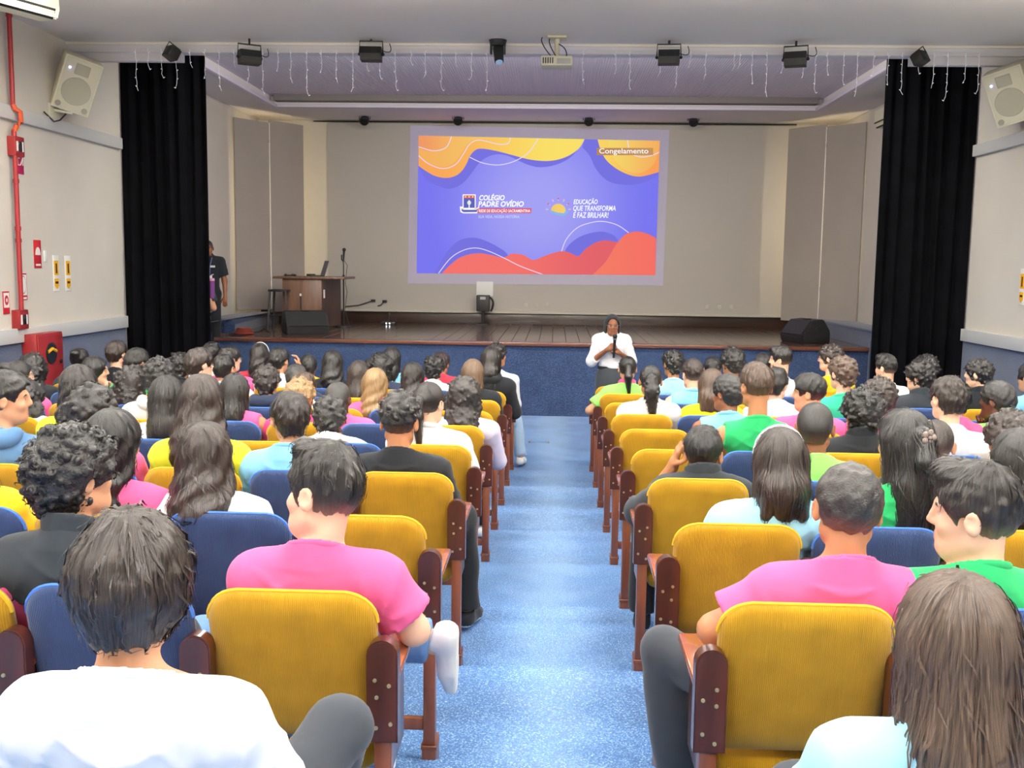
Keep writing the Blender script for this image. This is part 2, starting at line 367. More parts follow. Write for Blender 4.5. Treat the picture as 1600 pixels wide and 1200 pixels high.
    # shallow batten on top of the wall that washes the corner strip
# carpeted corner ramps at the stage sides
def ramp(name, pts, h, label):
    P = [(p.x, p.y) for p in pts]
    bb = B().prism(P, ZS, ZS + h)
    bm = bb.bm
    top = [e for e in bm.edges if all(abs(v.co.z - ZS - h) < 1e-4 for v in e.verts)]
    bmesh.ops.bevel(bm, geom=top, offset=.1, segments=5, profile=.5, affect='EDGES')
    return bb.obj(name, M_RAMP, stage, smooth=True)
a, b = at_z(350, 523, ZS), at_z(436, 503, ZS)
ramp('corner_ramp', [Vector((a.x - .1, ST1 + .05)), Vector((a.x, a.y)) if a.y > ST1 + .1 else Vector((a.x + .02, ST1 + .2)), Vector((b.x, b.y)), Vector((b.x, 18.3)), Vector((XL, 18.3)), Vector((XL, ST1 + .05))], .22, '')
a, b = at_z(1356, 543, ZS), at_z(1284, 524, ZS)
ramp('corner_ramp', [Vector((a.x, YS - .12)), Vector((b.x, b.y)), Vector((b.x - .05, 18.3)), Vector((XR, 18.3)), Vector((XR, YS - .12))], .24, '')
box('stage_side_skirt', M_RAMP, a.x - .02, XR, YS - .13, YS, 0, ZS + .12, .02, parent=stage)
for o in [o for o in bpy.data.objects if o.name.startswith('corner_ramp') or o.name.startswith('stage_side_skirt')]: pass

# curtains: black velvet, gathered
def curtain(name, x0, x1, ztop0, ztop1, xs, y, label, seed):
    rnd = random.Random(seed); nu, nv = 150, 26; V = []; F = []
    ph = [rnd.uniform(0, 6.28) for _ in range(6)]
    for sidek in (0, 1):
        for j in range(nv + 1):
            t = j / nv
            for i in range(nu + 1):
                u = i / nu; w = u * (x1 - x0)
                amp = .032 + .025 * (1 - t)
                yy = amp * (math.sin(w * 36 + ph[0] + .8 * math.sin(w * 5 + ph[1])) * .7 + .3 * math.sin(w * 61 + ph[2] + t * .5)) + .03 * math.sin(w * 9 + ph[3] + 2 * t)
                x = x0 + w + .02 * (1 - t) * math.sin(ph[4] + w * 7) + (.03 * math.sin(3 * t + ph[5])) * u * (1 - u)
                zt_ = ztop0 if (x0 + w < xs) == (ztop0 < ztop1) else ztop1
                zt_ = ztop0 if (x0 + w) < xs else ztop1
                V.append((x, y + yy + (.012 if sidek else 0), .02 + t * (zt_ - .02)))
    n1 = nu + 1; off = (nv + 1) * n1
    for j in range(nv):
        for i in range(nu):
            q = (j * n1 + i, j * n1 + i + 1, (j + 1) * n1 + i + 1, (j + 1) * n1 + i)
            F.append(q); F.append(tuple(off + k for k in q[::-1]))
    for i in range(nu):   # close top and bottom
        F.append((i + 1, i, off + i, off + i + 1)); k = nv * n1 + i; F.append((k, k + 1, off + k + 1, off + k))
    for j in range(nv):
        k = j * n1; F.append((k, k + n1, off + k + n1, off + k)); k += nu; F.append((k + n1, k, off + k, off + k + n1))
    return link(name, npmesh(name, V, F), M_BLACKC, label=label, cat='curtain')
YC = 13.1
zl0, zl1 = at_y(230, 94, YC).z, at_y(305, 83, YC).z
zr0, zr1 = at_y(1400, 88, YC).z, at_y(1480, 104, YC).z
cl_x1 = at_y(325, 300, YC).x; cr_x0 = at_y(1376, 300, YC).x
curtain('stage_curtain', XL + .02, cl_x1, zl0 + .1, zl1, at_y(283, 90, YC).x, YC, 'tall black velvet curtain in the left wing beside the red cabinet', 3)
curtain('stage_curtain', cr_x0, XR - .02, zr0, zr1 + .1, at_y(1426, 95, YC).x, YC, 'tall black velvet curtain in the right wing of the stage', 5)
for nm, xa, xb, px in (('l', 268, 338, 79), ('r', 1370, 1440, 87)):
    A, Bp = at_y(xa, px, YC - .25), at_y(xb, px, YC - .25)
    B().box(A.x, Bp.x, YC - .28, YC - .22, A.z - .03, A.z + .03, .005).obj('curtain_rail', M_DARKM, label='short black curtain rail above the %s velvet curtain' % ('left' if nm == 'l' else 'right'), cat='rail', smooth=True)
# ================================================================== implicit-surface modeller for people
def v3(*a): return np.array(a, dtype=np.float64)
def rotz(a): c, s = math.cos(a), math.sin(a); return np.array([[c, -s, 0], [s, c, 0], [0, 0, 1.]])
def rotx(a): c, s = math.cos(a), math.sin(a); return np.array([[1, 0, 0], [0, c, -s], [0, s, c.real]])
def roty(a): c, s = math.cos(a), math.sin(a); return np.array([[c, 0, s], [0, 1, 0], [-s, 0, c]])
def axis(lo, hi, h, fine=()):
    out = [lo]
    while out[-1] < hi:
        x = out[-1]; st = h
        for a, b, hf in fine:
            if a <= x < b: st = min(st, hf)
            elif x < a < x + st: st = max(a - x, hf * .5)
        out.append(x + st)
    return np.array(out)
class Field:
    def __init__(s, xs, ys, zs):
        s.xs, s.ys, s.zs = xs, ys, zs
        s.D = np.full((len(xs), len(ys), len(zs)), .5)
    def sl(s, lo, hi):
        r = []
        for ax, a, b in zip((s.xs, s.ys, s.zs), lo, hi):
            i0 = max(0, np.searchsorted(ax, a) - 1); i1 = min(len(ax), np.searchsorted(ax, b) + 2); r.append(slice(i0, i1))
        return tuple(r)
    def grid(s, S):
        return s.xs[S[0]][:, None, None], s.ys[S[1]][None, :, None], s.zs[S[2]][None, None, :]
    def _comb(s, S, d, k, op='u'):
        D = s.D[S]
        if D.size == 0: return
        if op == 'u':
            if k <= 0: s.D[S] = np.minimum(D, d); return
            h = np.clip(.5 + .5 * (d - D) / k, 0, 1); s.D[S] = d + (D - d) * h - k * h * (1 - h)
        elif op == 's':
            d = -d
            if k <= 0: s.D[S] = np.maximum(D, d); return
            h = np.clip(.5 - .5 * (d - D) / k, 0, 1); s.D[S] = d + (D - d) * h + k * h * (1 - h)
    def cone(s, a, b, r1, r2, k=.03, op='u', cut=None, sq=None):
        a = np.asarray(a, float); b = np.asarray(b, float); m = max(r1, r2) + k + .03
        S = s.sl(np.minimum(a, b) - m, np.maximum(a, b) + m); X, Y, Z = s.grid(S)
        ba = b - a; L = max(ba @ ba, 1e-9)
        px, py, pz = X - a[0], Y - a[1], Z - a[2]
        t = (px * ba[0] + py * ba[1] + pz * ba[2]) / L; tc = np.clip(t, 0, 1)
        d = np.sqrt((px - tc * ba[0]) ** 2 + (py - tc * ba[1]) ** 2 + (pz - tc * ba[2]) ** 2) - (r1 + (r2 - r1) * tc)
        if cut is not None: d = np.maximum(d, (t - cut) * math.sqrt(L))
        s._comb(S, d, k, op); return s
    def ell(s, c, r, R=None, k=.03, op='u'):
        c = np.asarray(c, float); r = np.asarray(r, float); m = r.max() + k + .03
        S = s.sl(c - m, c + m); X, Y, Z = s.grid(S); px, py, pz = X - c[0], Y - c[1], Z - c[2]
        if R is not None: px, py, pz = (R[0, 0] * px + R[1, 0] * py + R[2, 0] * pz, R[0, 1] * px + R[1, 1] * py + R[2, 1] * pz, R[0, 2] * px + R[1, 2] * py + R[2, 2] * pz)
        k0 = np.sqrt((px / r[0]) ** 2 + (py / r[1]) ** 2 + (pz / r[2]) ** 2); k1 = np.sqrt((px / r[0] ** 2) ** 2 + (py / r[1] ** 2) ** 2 + (pz / r[2] ** 2) ** 2)
        d = k0 * (k0 - 1) / np.maximum(k1, 1e-6)
        d = np.where(k0 < 1e-3, -r.min(), d)
        s._comb(S, d, k, op); return s
    def plane(s, p, n, k=0.):
        n = np.asarray(n, float); n = n / np.linalg.norm(n); X, Y, Z = s.grid((slice(None),) * 3)
        d = (X - p[0]) * n[0] + (Y - p[1]) * n[1] + (Z - p[2]) * n[2]
        s.D = np.maximum(s.D, d); return s
    def mesh(s):
        D = s.D; D[0] = D[-1] = np.abs(D[0]) + .01; D[:, 0] = np.abs(D[:, 0]) + .01; D[:, -1] = np.abs(D[:, -1]) + .01; D[:, :, 0] = np.abs(D[:, :, 0]) + .01; D[:, :, -1] = np.abs(D[:, :, -1]) + .01
        sg = D < 0; nx, ny, nz = D.shape
        c = sg[:-1, :-1, :-1].astype(np.int8)
        for dx in (0, 1):
            for dy in (0, 1):
                for dz in (0, 1):
                    if dx + dy + dz: c = c + sg[dx:nx - 1 + dx, dy:ny - 1 + dy, dz:nz - 1 + dz]
        act = (c > 0) & (c < 8); I, J, K = np.nonzero(act); n = len(I)
        idx = np.full(act.shape, -1, dtype=np.int32); idx[I, J, K] = np.arange(n)
        acc = np.zeros((n, 3)); cnt = np.zeros(n)
        ax = (s.xs, s.ys, s.zs)
        for d in range(3):
            o = [q for q in range(3) if q != d]
            for u in (0, 1):
                for v in (0, 1):
                    off = [0, 0, 0]; off[o[0]] = u; off[o[1]] = v
                    P0 = (I + off[0], J + off[1], K + off[2]); off[d] = 1; P1 = (I + off[0], J + off[1], K + off[2])
                    a, b = D[P0], D[P1]; m = (a < 0) != (b < 0)
                    t = np.where(m, a / np.where(m, a - b, 1), 0)
                    for q in range(3):
                        c0 = ax[q][P0[q]]; c1 = ax[q][P1[q]]
                        acc[:, q] += np.where(m, c0 + t * (c1 - c0), 0)
                    cnt += m
        V = acc / np.maximum(cnt, 1)[:, None]
        Fs = []
        for d in range(3):
            a = [slice(None)] * 3; b = [slice(None)] * 3; a[d] = slice(0, -1); b[d] = slice(1, None)
            sa, sb = sg[tuple(a)], sg[tuple(b)]; e = sa != sb
            i, j, k = np.nonzero(e); P = np.stack([i, j, k], 1)
            o1, o2 = (d + 1) % 3, (d + 2) % 3
            ok = (P[:, o1] > 0) & (P[:, o2] > 0) & (P[:, o1] < D.shape[o1] - 1) & (P[:, o2] < D.shape[o2] - 1); P = P[ok]
            ins = sg[P[:, 0], P[:, 1], P[:, 2]]
            e1 = np.zeros(3, int); e1[o1] = 1; e2 = np.zeros(3, int); e2[o2] = 1
            g = lambda Q: idx[Q[:, 0], Q[:, 1], Q[:, 2]]
            q = np.stack([g(P - e1 - e2), g(P - e2), g(P), g(P - e1)], 1)
            q[~ins] = q[~ins][:, ::-1]; Fs.append(q)
        F = np.concatenate(Fs); F = F[(F >= 0).all(1)]
        return V, F
def sines(seed, n=6, lo=6., hi=18.):
    r = np.random.default_rng(seed); K = r.normal(size=(n, 3)); K /= np.linalg.norm(K, axis=1)[:, None]; K *= r.uniform(lo, hi, size=(n, 1)); ph = r.uniform(0, 6.28, n)
    def f(X, Y, Z): return sum(np.sin(K[i, 0] * X + K[i, 1] * Y + K[i, 2] * Z + ph[i]) for i in range(n)) / math.sqrt(n)
    return f

# ---- materials for people
SKIN = {'l': srgb(236, 190, 160), 'm': srgb(214, 160, 124), 't': srgb(190, 132, 94), 'b': srgb(146, 94, 66), 'd': srgb(96, 60, 44)}
def skin_mat(k):
    m = mat('skin_' + k, SKIN[k], rough=.5, spec=.4, var=.04, vscale=14, bump=.04, bscale=220)
    b = m.node_tree.nodes['Principled BSDF']; b.inputs['Subsurface Weight'].default_value = .12; b.inputs['Subsurface Radius'].default_value = (.02, .008, .004)
    return m
def lip_mat(k):
    c = SKIN[k]; return mat('lip_' + k, (c[0] * .8, c[1] * .52, c[2] * .52), rough=.4)
HAIRC = {'k': srgb(34, 30, 29), 'kb': srgb(48, 39, 35), 'd': srgb(66, 50, 42), 'b': srgb(96, 74, 58), 'lb': srgb(134, 106, 80), 'bl': srgb(186, 150, 100), 'g': srgb(74, 72, 70), 'r': srgb(66, 34, 34)}
def hair_mat(k, curly, fade=None):
    name = 'hair_%s_%s%s' % (k, 'curly' if curly else 'straight', '_faded_' + fade if fade else '')
    if name in MATS: return MATS[name]
    c = tuple(q * (.62 if k not in ('bl', 'lb', 'b') else .85) for q in HAIRC[k]); m = mat(name, c, rough=.34 if not curly else .42, spec=.8); b = m.node_tree.nodes['Principled BSDF']
    tc = N(m, 'ShaderNodeTexCoord')
    n = N(m, 'ShaderNodeTexNoise'); n.inputs['Detail'].default_value = 5
    if curly:
        n.inputs['Scale'].default_value = 90; n.inputs['Distortion'].default_value = 1.5; LK(m, tc.outputs['Object'], n.inputs['Vector'])
    else:
        sp = N(m, 'ShaderNodeSeparateXYZ'); LK(m, tc.outputs['Object'], sp.inputs[0])
        yy = N(m, 'ShaderNodeMath'); yy.operation = 'ADD'; yy.inputs[1].default_value = .02; LK(m, sp.outputs[1], yy.inputs[0])
        at = N(m, 'ShaderNodeMath'); at.operation = 'ARCTAN2'; LK(m, sp.outputs[0], at.inputs[0]); LK(m, yy.outputs[0], at.inputs[1])
        a2 = N(m, 'ShaderNodeMath'); a2.operation = 'MULTIPLY'; a2.inputs[1].default_value = 26; LK(m, at.outputs[0], a2.inputs[0])
        z2 = N(m, 'ShaderNodeMath'); z2.operation = 'MULTIPLY'; z2.inputs[1].default_value = 9; LK(m, sp.outputs[2], z2.inputs[0])
        cb = N(m, 'ShaderNodeCombineXYZ'); LK(m, a2.outputs[0], cb.inputs[0]); LK(m, z2.outputs[0], cb.inputs[1])
        n.inputs['Scale'].default_value = 1.6; n.inputs['Distortion'].default_value = .4; LK(m, cb.outputs[0], n.inputs['Vector'])
    r = N(m, 'ShaderNodeMapRange'); r.inputs[1].default_value = .3; r.inputs[2].default_value = .72; r.inputs[3].default_value = .3; r.inputs[4].default_value = 1.45; LK(m, n.outputs['Fac'], r.inputs[0])
    sc = N(m, 'ShaderNodeVectorMath'); sc.operation = 'SCALE'; sc.inputs[0].default_value = c; LK(m, r.outputs[0], sc.inputs['Scale']); LK(m, sc.outputs[0], b.inputs['Base Color'])
    if fade:
        s3 = N(m, 'ShaderNodeSeparateXYZ'); LK(m, tc.outputs['Object'], s3.inputs[0])
        mr = N(m, 'ShaderNodeMapRange'); mr.interpolation_type = 'SMOOTHSTEP'; mr.inputs[1].default_value = -.085; mr.inputs[2].default_value = .015; mr.inputs[3].default_value = .62; mr.inputs[4].default_value = 0.
        LK(m, s3.outputs[2], mr.inputs[0]); mx = N(m, 'ShaderNodeMix'); mx.data_type = 'RGBA'; LK(m, mr.outputs[0], mx.inputs['Factor']); LK(m, sc.outputs[0], mx.inputs['A']); sk = SKIN[fade]; mx.inputs['B'].default_value = (sk[0] * .75, sk[1] * .75, sk[2] * .75, 1); LK(m, mx.outputs['Result'], b.inputs['Base Color'])
    bp = N(m, 'ShaderNodeBump'); bp.inputs['Strength'].default_value = .7; bp.inputs['Distance'].default_value = .006
    LK(m, n.outputs['Fac'], bp.inputs['Height']); LK(m, bp.outputs[0], b.inputs['Normal'])
    return m
CLOTH = {'pink': srgb(232, 98, 152), 'hotpink': srgb(232, 70, 130), 'white': srgb(240, 240, 242), 'black': srgb(34, 37, 42), 'char': srgb(52, 58, 64), 'grey': srgb(110, 114, 120),
         'sky': srgb(140, 208, 244), 'cyan': srgb(166, 220, 240), 'blue': srgb(94, 134, 176), 'navy': srgb(44, 54, 78), 'yellow': srgb(246, 214, 40), 'orange': srgb(250, 190, 40), 'lime': srgb(150, 226, 110),
         'ylime': srgb(226, 230, 60), 'green': srgb(46, 178, 104), 'teal': srgb(60, 190, 150), 'red': srgb(196, 60, 80), 'lilac': srgb(214, 206, 228), 'jeans': srgb(92, 130, 178), 'ljeans': srgb(178, 204, 230), 'dkjeans': srgb(48, 62, 92), 'gtrous': srgb(62, 67, 74), 'btrous': srgb(32, 34, 38)}
def cloth(k): return mat('cloth_' + k, CLOTH[k], rough=.85, spec=.2, sheen=.12, var=.03, vscale=9, bump=.3, bscale=11)

# ---- small shared meshes
def _eye():
    V, F, mi = [], [], []
    nu, nv = 12, 10
    for j in range(nv + 1):
        th = math.pi * j / nv
        for i in range(nu): ph = 2 * math.pi * i / nu; V.append((.0122 * math.sin(th) * math.cos(ph), .0122 * math.cos(th), .0122 * math.sin(th) * math.sin(ph)))
    for j in range(nv):
        for i in range(nu):
            F.append((j * nu + i, j * nu + (i + 1) % nu, (j + 1) * nu + (i + 1) % nu, (j + 1) * nu + i)); mi.append(1 if j < 2 else 0)
    me = npmesh('eye', V, F, True, mi); me.materials.append(mat('eye_white', (.75, .74, .72), rough=.2)); me.materials.append(mat('eye_iris', (.02, .012, .008), rough=.1)); return me
EYE = _eye()
_bb = B(); _bb.tube([(-.02, -.004, -.002), (-.008, .003, .004), (.006, .004, .0045), (.021, -.004, -.003)], [.002, .0042, .004, .0018], 6); BROW = _bb.mesh('eyebrow', True)
SHOE = {}
def shoe_mesh(m):
    if m.name in SHOE: return SHOE[m.name]
    f = Field(axis(-.07, .07, .011), axis(-.1, .22, .011), axis(-.03, .14, .011))
    f.cone((0, -.035, .045), (0, .11, .035), .042, .038, .02).cone((0, .1, .03), (0, .165, .026), .04, .03, .02).cone((0, -.02, .05), (0, -.01, .1), .042, .043, .02)
    f.plane((0, 0, .008), (0, 0, -1)).plane((0, 0, .1), (0, -.3, 1))
    V, F = f.mesh(); me = npmesh('shoe', V, F)
    fz = V[F].mean(1)[:, 2]; me.materials.append(m); me.materials.append(mat('shoe_sole', srgb(236, 236, 232), rough=.6))
    me.polygons.foreach_set('material_index', (fz < .024).astype(np.int32)); SHOE[m.name] = me; return me

# ---- hair, modelled in head space (origin at head centre, +y = face)
def hair_mesh(style, seed, h=.009, near=False, L=.3, wid=1.0):
    rs = np.random.default_rng(seed); curly = style in ('curly', 'afro', 'crop', 'bigcurly', 'fadecurl', 'pony_curly', 'shortcurl')
    longs = {'long': L, 'longwavy': L, 'bob': .17, 'bigcurly': L, 'halfup': L, 'veil': .3}
    zlo = -.16
    if style in longs: zlo = -longs[style] - .1
    if style.startswith('pony'): zlo = -.32
    ex = .17 if style in ('bigcurly', 'longwavy') else .15
    f = Field(np.arange(-ex, ex + h, h), np.arange(-.21, .16, h), np.arange(zlo, .185, h))
    t = {'short': .013, 'buzz': .004, 'fade': .016, 'fadecurl': .022, 'curly': .026, 'shortcurl': .016, 'afro': .016, 'crop': .010, 'bigcurly': .03, 'long': .012, 'longwavy': .016, 'bob': .014, 'pony': .006, 'pony_curly': .006, 'bun': .006, 'halfup': .009, 'mop': .022, 'quiff': .014, 'veil': .016}[style]
    c0 = v3(0, -.006, .030); r0 = v3(.078, .098, .090)
    fadelike = style in ('fade', 'fadecurl', 'quiff')
    if fadelike:
        f.ell(c0, r0 + .004, k=0); f.plane((0, -.08, -.045), (0, -.45, -1))
        g = Field(f.xs, f.ys, f.zs); g.ell(c0 + v3(0, .006, .008), r0 + (v3(t * .7, t, t) if style != 'quiff' else v3(t * .35, t * .7, t)), k=0)
        if style == 'quiff': g.ell((0, .075, .105), (.055, .035, .03), k=.03)
        g.plane((0, 0, .022), (0, .15, -1))
        for sx in (-1, 1): g.plane((0, 0, 0), (0, 0, -100)) if False else None
        f.D = np.minimum(f.D, g.D)
    else:
        f.ell(c0, r0 + t, k=0)
        if style in ('mop',): f.ell((0, .0, -.005), (.09, .1, .075), k=.02)
        if style in ('short', 'mop', 'curly', 'shortcurl', 'afro', 'crop', 'buzz', 'pony', 'pony_curly', 'bun'):
            nz = {'crop': -.062, 'short': -.072, 'mop': -.074, 'curly': -.085, 'shortcurl': -.075, 'afro': -.07, 'buzz': -.06, 'pony': -.062, 'pony_curly': -.062, 'bun': -.062}[style]
            if style in ('short', 'mop', 'curly', 'shortcurl', 'buzz', 'afro'): f.cone((0, -.055, -.0), (0, -.052, nz), .062 + t * .4, .045 + t * .3, .02)
            f.plane((0, -.07, nz), (0, -.25 if style != 'mop' else -.05, -1))
    # face opening
    fz = {'mop': -.055, 'curly': -.03, 'quiff': -.022, 'fade': -.024}.get(style, -.035)
    f.ell((0, .115, fz), ((.088 if style not in ('quiff', 'fade', 'fadecurl') else .1) if style != 'mop' else .07, .086, .1 if style not in ('mop', 'curly', 'quiff') else .09), k=.008, op='s')
    if style not in ('long', 'longwavy', 'bob', 'bigcurly', 'veil', 'halfup'):
        for sx in (-1, 1):
            f.ell((sx * .088, .004, -.030), (.036, .030, .045 if style not in ('mop', 'curly') else .036), k=.006, op='s')
            f.ell((sx * .07, .055, -.06), (.04, .035, .05), k=.006, op='s')
    if style in longs and style != 'veil':
        LL = longs[style]; w = wid
        # hair falling behind the ears and down the back
        f.cone((0, -.045, -.02), (0, -.085, -LL * .5), .08, .075 * w, .03)
        for sx in (-1, 1):
            f.cone((sx * .062, -.018, .02), (sx * .07 * w, -.045, -min(LL, .2)), .034, .03, .03)
            f.cone((sx * .04 * w, -.085, -LL * .4), (sx * .055 * w, -.105, -LL), .042, .026 if style != 'bigcurly' else .04, .03)
        f.cone((0, -.09, -LL * .4), (0, -.11, -LL * .96), .05, .034, .03)
        if style == 'bigcurly':
            for _ in range(16):
                a = rs.uniform(-2.6, 2.6); zz = rs.uniform(-LL * .9, .06); f.ell((.1 * math.sin(a), -.03 - .075 * math.cos(a), zz), v3(1, 1, 1.2) * rs.uniform(.03, .045), k=.02)
        f.ell((0, .06, -.1), (.068, .085, .12), k=.01, op='s')   # keep neck and face free
    if style == 'veil':
        f.cone((0, -.03, 0), (0, -.07, -.28), .098, .10, .03); f.ell((0, .095, -.045), (.08, .115, .135), k=.01, op='s'); f.ell((0, .01, -.16), (.08, .085, .13), k=.01, op='s')
    if style in ('pony', 'pony_curly', 'halfup'):
        y0 = -.115; z0 = .03 if style != 'halfup' else .045
        f.ell((0, y0 + .01, z0), (.03, .025, .028), k=.015)
        rr = .026 if style != 'pony_curly' else .045
        f.cone((0, y0 - .005, z0), (0, y0 - .03, z0 - .09), rr, rr + .01, .02).cone((0, y0 - .03, z0 - .09), (.01, y0 - .015, z0 - .26), rr + .01, rr * .6, .02)
    if style == 'bun': f.ell((0, -.1, .075), (.045, .042, .04), k=.015)
    X, Y, Z = f.grid((slice(None),) * 3)
    # strand grooves / curl lumps
    if style == 'veil': pass
    elif curly:
        V0, F0 = f.mesh()
        n = {'afro': 0, 'crop': 0, 'bigcurly': 240, 'curly': 210, 'fadecurl': 120, 'shortcurl': 160, 'pony_curly': 70}[style]
        if n:
            P = V0[rs.choice(len(V0), n)]
            if style == 'fadecurl': P = P[P[:, 2] > .03]
            if style == 'pony_curly': P = P[(P[:, 1] < -.12)]
            for q in P: f.ell(q + rs.normal(0, .003, 3), v3(1, 1, 1) * rs.uniform(.008, .016), k=.003)
        ns = sines(seed, 8, 120, 260); f.D -= (.0022 if style not in ('afro', 'crop') else .0028) * ns(X, Y, Z)
    else:
        th = np.arctan2(X, Y + .02); ns = sines(seed, 5, 3, 9)
        wob = ns(X * 6, Y * 6, Z * 3)
        a = {'buzz': .0004, 'fade': .0022, 'quiff': .003, 'short': .0028, 'mop': .004, 'pony': .0012, 'bun': .0012, 'halfup': .002, 'long': .0028, 'longwavy': .004, 'bob': .0024}[style]
        st = np.sin(th * 17 + wob * 1.2) * .6 + np.sin(th * 31 + wob * 2 + 1) * .4
        if style == 'longwavy': st = st * .6 + 1.1 * np.sin(Z * 75 + th * 5 + wob) * np.clip(.5 - Z * 6, .25, 1.3)
        f.D -= a * st
        if style in ('short', 'quiff', 'fade', 'mop'): f.D -= .003 * sines(seed + 1, 6, 35, 80)(X, Y, Z) + (.0026 if style != 'mop' else .0015) * sines(seed + 2, 6, 140, 300)(X, Y, Z * .6)
    Dk = f.D.copy(); V, F = f.mesh()
    # loose locks laid over the surface
    nl = {'short': 150, 'mop': 220, 'quiff': 170, 'fade': 110, 'long': 230, 'longwavy': 260, 'bob': 180, 'halfup': 200, 'pony': 110, 'bun': 90, 'curly': 260, 'bigcurly': 320, 'fadecurl': 130, 'shortcurl': 180, 'pony_curly': 110}.get(style, 0)
    nl = int(nl * (1.7 if near else .6)); VV = [V]; FF = [F]; base = len(V)
    gx, gy, gz = np.gradient(Dk, h)
    def samp(p):
        i = [np.clip(np.round((p[:, q] - a[0]) / h).astype(int), 0, len(a) - 1) for q, a in enumerate((f.xs, f.ys, f.zs))]
        g = np.stack([gx[i[0], i[1], i[2]], gy[i[0], i[1], i[2]], gz[i[0], i[1], i[2]]], 1); g /= np.maximum(np.linalg.norm(g, axis=1), 1e-6)[:, None]
        return Dk[i[0], i[1], i[2]], g
    if nl:
        p = V[rs.choice(len(V), nl)].copy()
        if fadelike: p = p[(p[:, 2] > .045) & ((p[:, 1] < .03) | (p[:, 2] > .085))]
        nl = len(p); _, g = samp(p)
        if curly:   # open curl rings
            tu = rs.normal(size=(nl, 3)); tu -= (tu * g).sum(1)[:, None] * g; tu /= np.linalg.norm(tu, axis=1)[:, None]; tv = np.cross(g, tu)
            R = rs.uniform(.006, .012, nl)[:, None]; w = rs.uniform(.0016, .003, nl)[:, None]; K = 7
            for kx in range(K):
                a_ = kx / (K - 1) * 4.6; cpt = p + (tu * math.cos(a_) + tv * math.sin(a_)) * R + g * (.002 + .006 * kx / K)
                rad = (tu * math.cos(a_) + tv * math.sin(a_))
                VV.append(cpt - rad * w + g * .001); VV.append(cpt + rad * w)
            K_ = K
        else:
            K = 6; crown = v3(0, -.035, .12); w0 = rs.uniform(.002, .0042, nl)[:, None] * (.75 if near else 1.2); lift = rs.uniform(.0005, .004, nl)[:, None]; step = rs.uniform(.010, .02, nl)[:, None]
            if style in longs: step = step * 1.6
            jit = rs.normal(0, .25, (nl, 3))
            okm = np.ones(nl, bool)
            for kx in range(K):
                d, g = samp(p); okm &= np.abs(d) < .011; p = p - g * d[:, None]
                fl = (p - crown); fl[:, 2] = -np.abs(fl[:, 2]) * .8 - .03; fl /= np.linalg.norm(fl, axis=1)[:, None]; fl = fl + jit
                if style == 'longwavy': fl[:, 0] += .7 * np.sin(p[:, 2] * 75 + p[:, 0] * 30)
                fl -= (fl * g).sum(1)[:, None] * g; fl /= np.maximum(np.linalg.norm(fl, axis=1), 1e-6)[:, None]
                side = np.cross(fl, g); w = w0 * (1 - .8 * (kx / (K - 1)) ** 2); q = p + g * (lift * (1 + kx * .35))
                VV.append(q - side * w); VV.append(q + side * w + g * .0008); p = p + fl * step
        for kx in range(K - 1):
            a0 = base + 2 * kx * nl; r = np.arange(nl) if curly else np.nonzero(okm)[0]; FF.append(np.stack([a0 + r, a0 + nl + r, a0 + 3 * nl + r, a0 + 2 * nl + r], 1))
    return npmesh('hair', np.concatenate(VV), np.concatenate(FF)), curly

# ---- joints of a seated figure. chair space: origin on the floor below the chair's back, +y towards the stage
def seated(hx=0., htop=1.29, lean=.0, spread=(.0, .0)):
    k = (htop - .46) / (1.29 - .46)
    J = {}
    J['pel'] = v3(hx * .25, .27, .55)
    J['abd'] = v3(hx * .4, .235 + lean * .3, .46 + .26 * k)
    J['chest'] = v3(hx * .62, .20 + lean * .65, .46 + .415 * k)
    J['neck'] = v3(hx * .85, .165 + lean * .9, .46 + .527 * k)
    J['head'] = v3(hx, .195 + lean, htop - .12)
    w = .172
    for s, n in ((-1, 'L'), (1, 'R')):
        J['sh' + n] = J['neck'] + v3(s * w, .012, -.062)
        J['el' + n] = v3(J['sh' + n][0] + s * .055, .30 + lean * .5, max(J['sh' + n][2] - .25, .66)); J['wr' + n] = v3(J['pel'][0] + s * .10, .47, .665); J['hd' + n] = J['wr' + n] + v3(-s * .045, .06, -.018)
        J['hip' + n] = J['pel'] + v3(s * .09, .02, -.02); J['kn' + n] = J['pel'] + v3(s * .11, .43, .0); J['an' + n] = J['kn' + n] + v3(0, .04, -.45); J['an' + n][2] = .1
        J['toe' + n] = J['an' + n] + v3(s * .02, .15, -.05)
    return J
def standing(h=1.62):
    k = h / 1.62; J = {'pel': v3(0, 0, .9) * k, 'abd': v3(0, .0, 1.05) * k, 'chest': v3(0, -.005, 1.22) * k, 'neck': v3(0, -.02, 1.375) * k, 'head': v3(0, .01, 1.5) * k}
    for s, n in ((-1, 'L'), (1, 'R')):
        J['sh' + n] = v3(s * .165, -.015, 1.315) * k; J['el' + n] = v3(s * .22, -.02, 1.05) * k; J['wr' + n] = v3(s * .22, .05, .84) * k; J['hd' + n] = v3(s * .215, .07, .77) * k
        J['hip' + n] = v3(s * .085, 0, .86) * k; J['kn' + n] = v3(s * .095, .01, .48) * k; J['an' + n] = v3(s * .1, -.01, .08) * k; J['toe' + n] = J['an' + n] + v3(s * .03, .15, -.04)
    return J
